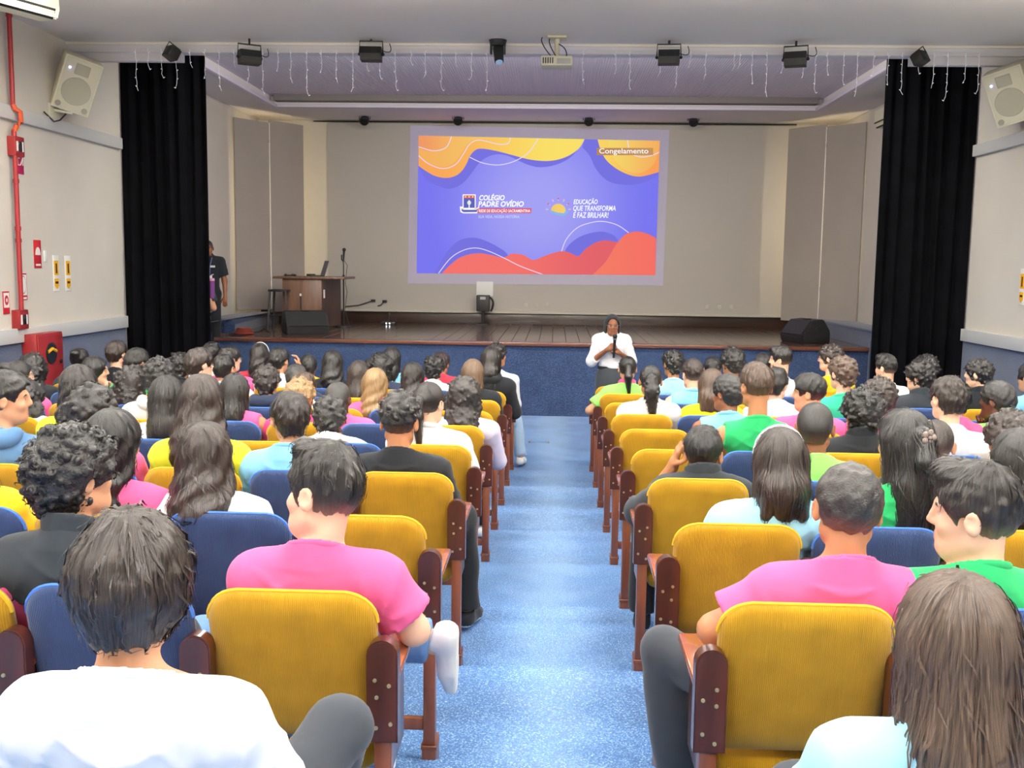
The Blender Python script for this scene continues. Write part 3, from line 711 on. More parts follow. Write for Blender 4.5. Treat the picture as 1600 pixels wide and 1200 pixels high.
def hand(f, wr, hd, s, curl=.35, k=.008, sc=1.0, palm=None):
    """palm, four unequal bent fingers and a thumb; wr->hd gives the direction"""
    d = hd - wr; d = d / np.linalg.norm(d)
    pn = v3(0, 0, -1) if palm is None else np.asarray(palm, float); pn = pn - (pn @ d) * d; pn /= np.linalg.norm(pn)
    side = np.cross(d, pn) * s
    f.cone(wr, wr + d * .03 * sc, .024 * sc, .026 * sc, .015)
    c = wr + d * .055 * sc
    for q in (-.024, -.008, .008, .024): f.cone(wr + d * .02 * sc + side * q * .8 * sc, wr + d * .088 * sc + side * q * sc, .0135 * sc, .012 * sc, .01)
    for q, ln in ((-.027, .062), (-.009, .074), (.009, .08), (.027, .072)):
        a = wr + d * .088 * sc + side * q * sc
        b = a + (d * math.cos(curl) + pn * math.sin(curl)) * ln * .5 * sc; c2 = b + (d * math.cos(curl * 2.6) + pn * math.sin(curl * 2.6)) * ln * .5 * sc
        f.cone(a, b, .0095 * sc, .0088 * sc, k * .5).cone(b, c2, .0088 * sc, .0072 * sc, k * .5)
    a = wr + d * .03 * sc + side * .028 * sc; b = a + (d * .6 + side * .62 + pn * .35) * .045 * sc; c3 = b + (d * .85 + side * .1 + pn * .5) * .034 * sc
    f.cone(a, b, .013 * sc, .011 * sc, k).cone(b, c3, .0105 * sc, .008 * sc, k)

def make_person(name, J, loc, rz=0., yaw=0., pitch=0., roll=0., skin='m', hair='short', hc='k', top='tee', tc='white', bc='btrous', sc_='white',
                label='', cat='person', group=None, near=False, seed=0, sex='m', hs=1.0, L=.3, wid=1.0, hands=(), glasses=False, headband=None, skirt=False, curlL=.35, curlR=.35, palmL=None, palmR=None, collar2=None, extra=None, shoulder=1.0, vis_h=False, upL=None, upR=None):
    H = J['head']; R = rotz(yaw) @ rotx(pitch) @ roty(roll)
    hh = .0062 if near else .009; hb = .0155 if near else .024
    P = np.array(list(J.values())); lo = P.min(0) - .16; hi = P.max(0) + .17; lo[2] = min(lo[2], .0) - .03
    fx = [(H[0] - .11, H[0] + .11, hh)]; fy = [(H[1] - .12, H[1] + .14, hh)]; fz = [(H[2] - .16, hi[2], hh)]
    for n in hands:
        a = J['wr' + n]; b = J['hd' + n]; d = (b - a) / np.linalg.norm(b - a); c = a + d * .1
        for F_, q in ((fx, 0), (fy, 1), (fz, 2)): F_.append((min(a[q], c[q]) - .075, max(a[q], c[q]) + .075, .0065 if (near or vis_h) else .009))
    G = (axis(lo[0], hi[0], hb, fx), axis(lo[1], hi[1], hb, fy), axis(lo[2], hi[2], hb, fz))
    f = Field(*G)
    fem = sex == 'f'; w = .92 if fem else 1.0
    def torso(f, o, k=.06):
        f.ell(J['pel'] + v3(0, -.01, 0), v3(.16 + o, .115 + o, .105 + o), k=k)
        f.cone(J['pel'], J['abd'], .115 + o, .108 * w + o, k)
        ch = J['chest']; ax_ = J['neck'] - J['abd']; ax_ /= np.linalg.norm(ax_); tilt = math.atan2(-ax_[1], ax_[2])
        f.ell(J['abd'], v3(.132 * w + o, .102 + o, .14), R=rotx(tilt), k=k)
        f.ell(ch, v3(.152 * w * shoulder + o, .102 + o, .155 + o * .6), R=rotx(tilt), k=k)
        if fem:
            for s in (-1, 1): f.ell(ch + v3(s * .06, .075, .0), v3(.055 + o, .05 + o, .055 + o), k=.04)
        f.cone(J['shL'] * .86 + J['shR'] * .14, J['shR'] * .86 + J['shL'] * .14, .056 + o, .056 + o, .05)
        for n in 'LR': f.cone(J['neck'] + v3(0, -.012, .005), J['sh' + n] + v3(0, -.005, .008), .038 + o * .7, .05 + o, .05)
    def arm(f, n, o, upto=2.0, flare=0.):
        a, b, c = J['sh' + n], J['el' + n], J['wr' + n]; q = .93 if fem else 1.
        if upto < 1: f.cone(a, b, .052 * q + o, .046 * q + o + flare, .035, cut=upto)
        else:
            f.cone(a, b, .052 * q + o, .04 * q + o, .035)
            if upto < 2: f.cone(b, c, .041 * q + o, .03 * q + o + flare, .03, cut=upto - 1)
            else: f.cone(b, c, .04 * q + o, .026 * q + o, .03)
    def leg(f, n, o, upto=2., flare=0.):
        a, b, c = J['hip' + n], J['kn' + n], J['an' + n]
        f.cone(a, b, .085 + o, .056 + o, .04)
        if upto >= 1.99 and o == 0: f.cone(b, c, .054, .036, .03); dn = (c - b) / np.linalg.norm(c - b); f.cone(c, c + dn * .04, .036, .032, .02); f.cone(c + dn * .045, J['toe' + n] - dn * .012, .028, .02, .02)
        else: f.cone(b, c, .054 + o, .042 + o + flare, .03, cut=upto - 1)
    # ---------------- body
    torso(f, 0.)
    for n in 'LR':
        arm(f, n, 0.); leg(f, n, 0.)
    s_ = hs
    hp = lambda *a: H + R @ (v3(*a) * s_)
    f.cone(J['neck'] + v3(0, -.01, -.02), hp(0, -.025, -.055), .056 * (.9 if fem else 1), .05 * (.92 if fem else 1), .03)
    for n in 'LR': hand(f, J['wr' + n], J['hd' + n], -1 if n == 'L' else 1, curlL if n == 'L' else curlR, palm=palmL if n == 'L' else palmR)
    f.ell(hp(0, -.006, .030), v3(.074, .094, .086) * s_, R=R, k=.02)
    f.ell(hp(0, .028, -.040), v3(.060, .062, .074) * s_, R=R, k=.03)
    f.cone(hp(-.02, .055, -.085), hp(.02, .055, -.085), .024 * s_, .024 * s_, .03); f.ell(hp(0, .072, -.09), v3(.02, .018, .018) * s_, R=R, k=.02)
    for s in (-1, 1):
        f.cone(hp(s * .048, -.005, -.06), hp(s * .025, .05, -.09), .02 * s_, .02 * s_, .025)          # jaw
        f.ell(hp(s * .04, .062, -.03), v3(.022, .02, .02) * s_, R=R, k=.02)                            # cheek
        f.cone(hp(s * .012, .085, .022), hp(s * .045, .07, .022), .010 * s_, .009 * s_, .015)          # brow
    for s in (-1, 1): f.ell(hp(s * .031, .092, .002), v3(.017, .014, .012) * s_, R=R, k=.012, op='s')  # sockets
    f.cone(hp(0, .085, .024), hp(0, .106, -.024), .0105 * s_, .0105 * s_, .014)
    for s in (-1, 1):
        f.ell(hp(s * .031, .0725, .0085), v3(.0155, .0135, .0075) * s_, R=R, k=.004); f.ell(hp(s * .031, .0715, -.0085), v3(.015, .012, .006) * s_, R=R, k=.004)
    for s in (-1, 1): f.ell(hp(s * .011, .095, -.029), v3(.0075, .0095, .007) * s_, R=R, k=.008)
    f.cone(hp(-.016, .085, -.054), hp(.016, .085, -.054), .0072 * s_, .0072 * s_, .008); f.cone(hp(-.014, .084, -.066), hp(.014, .084, -.066), .008 * s_, .008 * s_, .008)
    for s in (-1, 1):
        Re = R @ rotz(s * -.42) @ rotx(-.15)
        f.ell(hp(s * .083, -.012, -.006), v3(.0095, .0205, .032) * s_, R=Re, k=.006); f.ell(hp(s * .0905, -.010, .0), v3(.005, .011, .017) * s_, R=Re, k=.004, op='s')
    V, F = f.mesh(); C = V[F].mean(1); hl = (C - H) @ R / s_
    mi = ((hl[:, 1] > .078) & (hl[:, 2] < -.045) & (hl[:, 2] > -.075) & (np.abs(hl[:, 0]) < .024)).astype(np.int32)
    me = npmesh('body', V, F, True, mi); me.materials.append(skin_mat(skin)); me.materials.append(lip_mat(skin))
    root = link(name, me, None, loc=loc, rot=(0, 0, rz), label=label, cat=cat, group=group)
    # ---------------- clothes
    hc_ = .0115 if near else .02
    g2 = (axis(lo[0], hi[0], hc_, [(J['neck'][0] - .09, J['neck'][0] + .09, hc_ * .7)]), axis(lo[1], hi[1], hc_, [(J['neck'][1] - .1, J['neck'][1] + .1, hc_ * .7)]), axis(lo[2], hi[2], hc_, [(J['neck'][2] - .1, J['neck'][2] + .08, hc_ * .6)]))
    g = Field(*g2); o = .017 if top not in ('hoodie', 'jacket', 'sweater') else .024
    torso(g, o)
    up = {'tee': .72, 'tank': 0, 'shirt34': 1.25, 'hoodie': 1.94, 'sweater': 1.94, 'jacket': 1.94, 'long': 1.94}[top]
    for n in 'LR':
        up_ = {'L': upL, 'R': upR}[n] or up
        if up_: arm(g, n, o + .004, up_, flare=.022 if up_ < 1 else .006)
        elif True: g.cone(J['sh' + n], J['sh' + n] * .8 + J['el' + n] * .2, .05 + o, .05, .035, cut=.25)
    nk = J['neck'] + v3(0, -.012, .046 if top in ('tee', 'tank', 'long') else .058)
    g.cone(J['neck'] + v3(0, -.012, -.05), J['neck'] + v3(0, -.008, .085), .088, .074, .045)
    Xg, Yg, Zg = g.grid((slice(None),) * 3)
    fold = sines(seed + 5, 5, 14, 34); lowf = fold(Xg * .28, Yg * .28, Zg * .28); amp = .0042 if near else .005
    g.D += amp * fold(Xg * 1.2, Yg, Zg * .7)
    # slack folds fanning out from the armpits and sagging between the shoulders
    for n in 'LR':
        ap = J['sh' + n] + v3(0, -.02, -.10); dx_, dz_ = Xg - ap[0], Zg - ap[2]
        rr_ = np.sqrt(dx_ ** 2 + dz_ ** 2 + (Yg - ap[1]) ** 2); an_ = np.arctan2(dz_, dx_)
        ph_ = an_ * 4.5 + seed + 1.5 * lowf
        g.D -= (.011 if near else .007) * np.exp(-(rr_ / .17) ** 2) * np.clip(rr_ / .05, 0, 1) * ((1 - np.abs(np.sin(ph_))) ** 2 - .25)
    sag = (Zg - J['chest'][2]) * 26 - 260 * (Xg - J['chest'][0]) ** 2 * .3 + 1.2 * lowf + seed
    g.D -= (.009 if near else .005) * ((1 - np.abs(np.sin(sag))) ** 2 - .25) * np.exp(-((Xg - J['chest'][0]) / .13) ** 2) * (Zg < nk[2] - .05)
    g.D = np.maximum(g.D, ((Xg - nk[0]) * 0 + (Yg - nk[1]) * .42 + (Zg - nk[2]) * .91))
    # round neck opening and bottom hem
    rad = np.sqrt((Xg - nk[0]) ** 2 + (Yg - nk[1] - .008) ** 2) - .0585
    g.D = np.where(Zg > nk[2] - .05, np.maximum(g.D, -np.maximum(rad, -(Zg - nk[2] + .012))), g.D)
    if top == 'tank':
        for n in 'LR': sgn = -1 if n == 'L' else 1; g.plane(J['sh' + n] + v3(sgn * .012, 0, 0), (sgn, 0, .12))
    hem = J['pel'][2] - (.03 if not skirt else -.06)
    g.D = np.maximum(g.D, hem - Zg)
    V, F = g.mesh(); sh = link('shirt' if top not in ('hoodie', 'jacket', 'sweater') else top, npmesh('shirt', V, F), cloth(tc), root)
    if top in ('hoodie',):
        q = Field(axis(nk[0] - .17, nk[0] + .17, .012), axis(nk[1] - .16, nk[1] + .14, .012), axis(nk[2] - .14, nk[2] + .1, .012))
        q.ell(nk + v3(0, -.065, -.03), (.115, .055, .05), k=.02)
        for s in (-1, 1): q.cone(nk + v3(s * .085, -.04, -.005), nk + v3(s * .06, .055, -.03), .034, .022, .03)
        X2, Y2, Z2 = q.grid((slice(None),) * 3); q.D += .003 * sines(seed, 5, 30, 60)(X2, Y2, Z2)
        V, F = q.mesh(); link('hood', npmesh('hood', V, F), cloth(tc), sh)
    elif top in ('jacket', 'sweater', 'shirt34') or collar2:
        q = Field(axis(nk[0] - .12, nk[0] + .12, .009), axis(nk[1] - .12, nk[1] + .12, .009), axis(nk[2] - .07, nk[2] + .06, .009))
        X2, Y2, Z2 = q.grid((slice(None),) * 3); rr = np.sqrt((X2 - nk[0]) ** 2 + (Y2 - nk[1] - .008) ** 2) - .071
        q.D = np.maximum(np.abs(rr) - .011, np.abs((Z2 - nk[2]) * .91 + (Y2 - nk[1]) * .42 + .005) - .026) - .003
        V, F = q.mesh(); link('collar', npmesh('collar', V, F), cloth(collar2 or tc), sh)
    else:
        q = Field(axis(nk[0] - .12, nk[0] + .12, .007 if near else .01), axis(nk[1] - .12, nk[1] + .12, .007 if near else .01), axis(nk[2] - .07, nk[2] + .06, .007 if near else .01))
        X2, Y2, Z2 = q.grid((slice(None),) * 3); rr = np.sqrt((X2 - nk[0]) ** 2 + (Y2 - nk[1] - .008) ** 2) - .0765; zz = (Z2 - nk[2]) * .91 + (Y2 - nk[1]) * .42 + .008
        q.D = np.sqrt(rr ** 2 + (zz * .55) ** 2) - (.0075 if near else .009); V, F = q.mesh(); link('neckband', npmesh('neckband', V, F), cloth(tc), sh)
    if not skirt:
        g = Field(*(axis(lo[q], hi[q], hb) for q in range(3))); g.ell(J['pel'] + v3(0, -.01, -.01), v3(.172, .128, .11), k=.05)
        for n in 'LR': leg(g, n, .014, 1.97, .014)
        Xg, Yg, Zg = g.grid((slice(None),) * 3); g.D += .004 * sines(seed + 9, 6, 16, 40)(Xg, Yg, Zg); g.D = np.where(Yg < J['pel'][1] + .12, np.maximum(g.D, Zg - J['pel'][2] - .05), g.D)
        V, F = g.mesh(); link('trousers', npmesh('trousers', V, F), cloth(bc), root)
    for n in 'LR':
        a, t = J['an' + n], J['toe' + n]; dd = (t - a); shin = J['kn' + n] - a; shin = shin / np.linalg.norm(shin)
        o_ = link('shoe', shoe_mesh(cloth(sc_)), None, root)
        if abs(shin[2]) > .8: fy_ = v3(dd[0], dd[1], 0)
        else: fy_ = dd - (dd @ shin) * shin
        fy_ = fy_ / np.linalg.norm(fy_); uz = (v3(0, 0, 1) if abs(shin[2]) > .8 else shin); uz = uz - (uz @ fy_) * fy_; uz /= np.linalg.norm(uz); ux = np.cross(fy_, uz)
        M_ = np.stack([ux, fy_, uz], 1); pos = a - uz * .085
        if abs(shin[2]) > .8: pos[2] = max(pos[2], 0.) if pos[2] < .05 else pos[2]
        o_.matrix_local = Matrix.Translation(Vector(pos)) @ Matrix(M_.tolist()).to_4x4()
    # ---------------- hair and face details in head space
    HM = Matrix.Translation(Vector(H)) @ Matrix(R.tolist()).to_4x4() @ Matrix.Scale(s_, 4)
    if hair != 'veil':
        hm, curly = get_hair(hair, seed, near, L, wid)
        ho = link('hair', hm, None, root); ho.matrix_local = HM
        if len(hm.materials) == 0: hm.materials.append(hair_mat(hc, curly))
        ho.material_slots[0].link = 'OBJECT'; ho.material_slots[0].material = hair_mat(hc, curly, skin if hair in ('fade', 'fadecurl', 'quiff', 'buzz', 'crop') else None)
    else:
        hm, _ = hair_mesh('veil', seed, .008); ho = link('veil', hm, cloth('black'), root); ho.matrix_local = HM
    for s in (-1, 1):
        e = link('eye', EYE, None, root); e.matrix_local = HM @ Matrix.Translation((s * .031, .0700, .002))
        b_ = link('eyebrow', BROW, None, root); b_.matrix_local = HM @ Matrix.Translation((s * .032, .0815, .0195)) @ Matrix.Rotation(-s * .25, 4, 'Z')
        if len(BROW.materials) == 0: BROW.materials.append(hair_mat('k', False))
    if glasses:
        gb = B()
        for s in (-1, 1):
            gb.tube([(s * .031 + .022 * math.cos(a), .098, .017 * math.sin(a)) for a in [k * math.pi / 6 for k in range(13)]], .0016, 5, False)
            gb.tube([(s * .053, .097, .006), (s * .074, .085, .008), (s * .083, -.005, .01)], .0018, 5)
        gb.tube([(-.009, .1, .004), (0, .102, .007), (.009, .1, .004)], .0016, 5)
        go = gb.obj('glasses', M_GREYM if glasses == 'light' else M_DARKM, root, smooth=True); go.matrix_local = HM
    if headband:
        hb_ = B().tube([(.093 * math.cos(a), .018, .03 + .107 * math.sin(a)) for a in [math.pi * (k / 14) for k in range(15)]], .0055, 6); o_ = hb_.obj('headband', cloth(headband), root, smooth=True); o_.matrix_local = HM
    if hair == 'halfup' or hair.startswith('pony'):
        zc = .03 if hair != 'halfup' else .045
        cl = B()
        if hair == 'halfup':
            for k in range(5): a = k * 1.2566; cl.ball((.018 * math.cos(a), -.148, zc + .018 * math.sin(a)), .012, 8, (1, .5, 1))
            cl.ball((0, -.152, zc), .007, 8)
        else: cl.tube([(.029 * math.cos(a), -.117, zc + .029 * math.sin(a)) for a in [k * math.pi / 6 for k in range(13)]], .005, 6, False)
        o_ = cl.obj('hair_clip' if hair == 'halfup' else 'hair_tie', mat('hair_clip_plastic', srgb(150, 134, 126), rough=.3) if hair == 'halfup' else M_BLACK, ho, smooth=True)
    return root, HM
HAIRCACHE = {}
def get_hair(style, seed, near, L, wid):
    key = (style, near, round(L, 2), round(wid, 2), seed % (3 if not near else 50))
    if key not in HAIRCACHE: HAIRCACHE[key] = hair_mesh(style, seed, .0058 if near else .0092, near, L, wid)
    return HAIRCACHE[key]
# ================================================================== auditorium chairs
def pillow(name, outline, depth_b, depth_f, mapf):
    """padded board: outline polygon (a,b) with bulging faces; mapf(a,b,off)->xyz"""
    n = len(outline); cx = sum(p[0] for p in outline) / n; cb = sum(p[1] for p in outline) / n
    rings = [(0, -depth_b), (.35, -depth_b * .98), (.72, -depth_b * .93), (.92, -depth_b * .78), (.985, -depth_b * .4), (1, 0), (.985, depth_f * .5), (.92, depth_f * .8), (.6, depth_f), (0, depth_f)]
    V, F = [], []
    for s, o in rings:
        if s == 0: V.append(mapf(cx, cb, o)); continue
        for a, b in outline: V.append(mapf(cx + (a - cx) * s, cb + (b - cb) * s, o))
    st = [0]; 
    for s, o in rings: st.append(st[-1] + (1 if s == 0 else n))
    bm = bmesh.new(); vs_ = [bm.verts.new(v) for v in V]
    for k in range(len(rings) - 1):
        a, b = st[k], st[k + 1]; sa, sb = rings[k][0], rings[k + 1][0]
        for i in range(n):
            j = (i + 1) % n
            if sa == 0: bm.faces.new((vs_[a], vs_[b + i], vs_[b + j]))
            elif sb == 0: bm.faces.new((vs_[a + i], vs_[b], vs_[a + j]))
            else: bm.faces.new((vs_[a + i], vs_[b + i], vs_[b + j], vs_[a + j]))
    bmesh.ops.recalc_face_normals(bm, faces=bm.faces[:])
    me = bpy.data.meshes.new(name); bm.to_mesh(me); bm.free(); me.polygons.foreach_set('use_smooth', [True] * len(me.polygons)); return me
def rrect(x0, x1, z0, z1, rb, rt, n=7):
    P = []
    for cx, cz, r, a0 in ((x1 - rt, z1 - rt, rt, 0), (x0 + rt, z1 - rt, rt, 90), (x0 + rb, z0 + rb, rb, 180), (x1 - rb, z0 + rb, rb, 270)):
        for k in range(n + 1): a = math.radians(a0 + 90 * k / n); P.append((cx + r * math.cos(a), cz + r * math.sin(a)))
    return P
_ol = rrect(-.224, .224, .50, .937, .04, .082)
_ol = [(x, z + .012 * max(0, 1 - (x / .15) ** 2) * (1 if z > .8 else 0)) for x, z in _ol]
_bmap = lambda a, b, o: (a, .125 - (b - .5) * .24 + o, b)
CH = {}
for c, m_, p_ in (('y', M_YEL, M_YPIPE), ('b', M_BLU, M_BPIPE)):
    bk = pillow('backrest', _ol, .04, .035, _bmap); bk.materials.append(m_)
    st_ = pillow('seat', rrect(-.21, .21, .12, .56, .05, .07), .055, .045, lambda a, b, o: (a, b, .435 + .06 * (b - .12) + o)); st_.materials.append(m_)
    pts = [_bmap(x, z, -.002) for x, z in _ol if z > .6]; pts.sort(key=lambda q: q[0])
    ang = sorted([(math.atan2(z - .72, x), x, z) for x, z in _ol if z > .6]); pts = [_bmap(x, z, -.004) for _, x, z in ang]
    pp = B().tube(pts, .0065, 6).mesh('piping', True); pp.materials.append(p_)
    CH[c] = (bk, st_, pp)
pan_poly = [(-.041, .55), (.041, .55)] + [(.041 * math.cos(a), .784 + .041 * math.sin(a)) for a in [math.pi * k / 8 for k in range(9)]]
def _shared(bb, nm, m, smooth=True): me = bb.mesh(nm, smooth); me.materials.append(m); return me
CP = {}
bb = B().prism(pan_poly, -.022, .03, 'Y'); bmesh.ops.bevel(bb.bm, geom=[e for e in bb.bm.edges if abs(e.verts[0].co.y - e.verts[1].co.y) < 1e-5], offset=.004, segments=2, affect='EDGES'); CP['side_panel'] = _shared(bb, 'side_panel', M_CHW)
CP['leg'] = _shared(B().box(-.022, .022, -.012, .034, .08, .56, .004), 'leg', M_CHL)
CP['foot'] = _shared(B().box(-.026, .026, -.02, .1, 0, .1, .005).box(-.029, .029, -.022, .06, .085, .1, .002, 1), 'foot', M_CHL)
CP['armrest'] = _shared(B().box(-.034, .034, .028, .36, .705, .732, .008), 'armrest', M_ARM)
CP['side_board'] = _shared(B().box(-.011, .011, .03, .30, .42, .706, .004), 'side_board', M_CHW)
CP['stretcher'] = _shared(B().box(-.222, .222, .0, .028, .15, .195, .003), 'stretcher', M_CHL)
CP['screw'] = _shared(B().cyl((0, 0, 0), (0, -.004, 0), .0058, .005, 8), 'screw', M_SCREW)
ORD = ['first', 'second', 'third', 'fourth', 'fifth', 'sixth', 'seventh', 'eighth', 'ninth', 'tenth', 'eleventh', 'twelfth']
def seat_x(side, c): return (-.675 - .49 * c) if side == 'l' else (.66 + .49 * c)
def row_y(i): return D0 - i + .02
def seat_phrase(row, side, c):
    s = 'left' if side == 'l' else 'right'
    return '%s row from stage, %s' % (ORD[row], ('aisle seat on %s' % s) if c == 0 else ('%s seat %s of aisle' % (ORD[c], s)))
def seat_short(row, side, c):
    s = 'left' if side == 'l' else 'right'
    return '%s row, %s' % (ORD[row], ('aisle seat %s' % s) if c == 0 else ('%s %s of aisle' % (ORD[c], s)))
def build_chair(row, side, c):
    col = 'y' if c % 2 == 0 else 'b'
    root = empty('auditorium_chair', (seat_x(side, c), row_y(row), RISE * row), '%s upholstered wooden chair, %s' % ('mustard yellow' if col == 'y' else 'navy blue', seat_phrase(row, side, c)), 'chair', 'auditorium chairs in rows')
    bk, st_, pp = CH[col]
    b_ = link('backrest', bk, None, root); link('piping', pp, None, b_); link('seat', st_, None, root)
    sides = [-1 if side == 'l' else 1]
    if c == 0: sides.append(-sides[0])
    for s in sides:
        x = s * .245
        p = link('side_panel', CP['side_panel'], None, root, loc=(x, 0, 0))
        for nm in ('leg', 'foot', 'armrest', 'side_board'): link(nm, CP[nm], None, root, loc=(x + (.006 * s if nm == 'armrest' and c == 0 else 0), 0, 0))
        if row >= 3 or c == 0:
            rr = random.Random(row * 31 + c + s)
            for dx, z in ((-.02, .70), (.012, .672), (-.022, .60), (.015, .585), (.016, .715))[:4 + (c == 0)]:
                link('screw', CP['screw'], None, p, loc=(dx * -s + rr.uniform(-.003, .003), -.0225, z + rr.uniform(-.008, .008)))
    link('stretcher', CP['stretcher'], None, root)
    return root

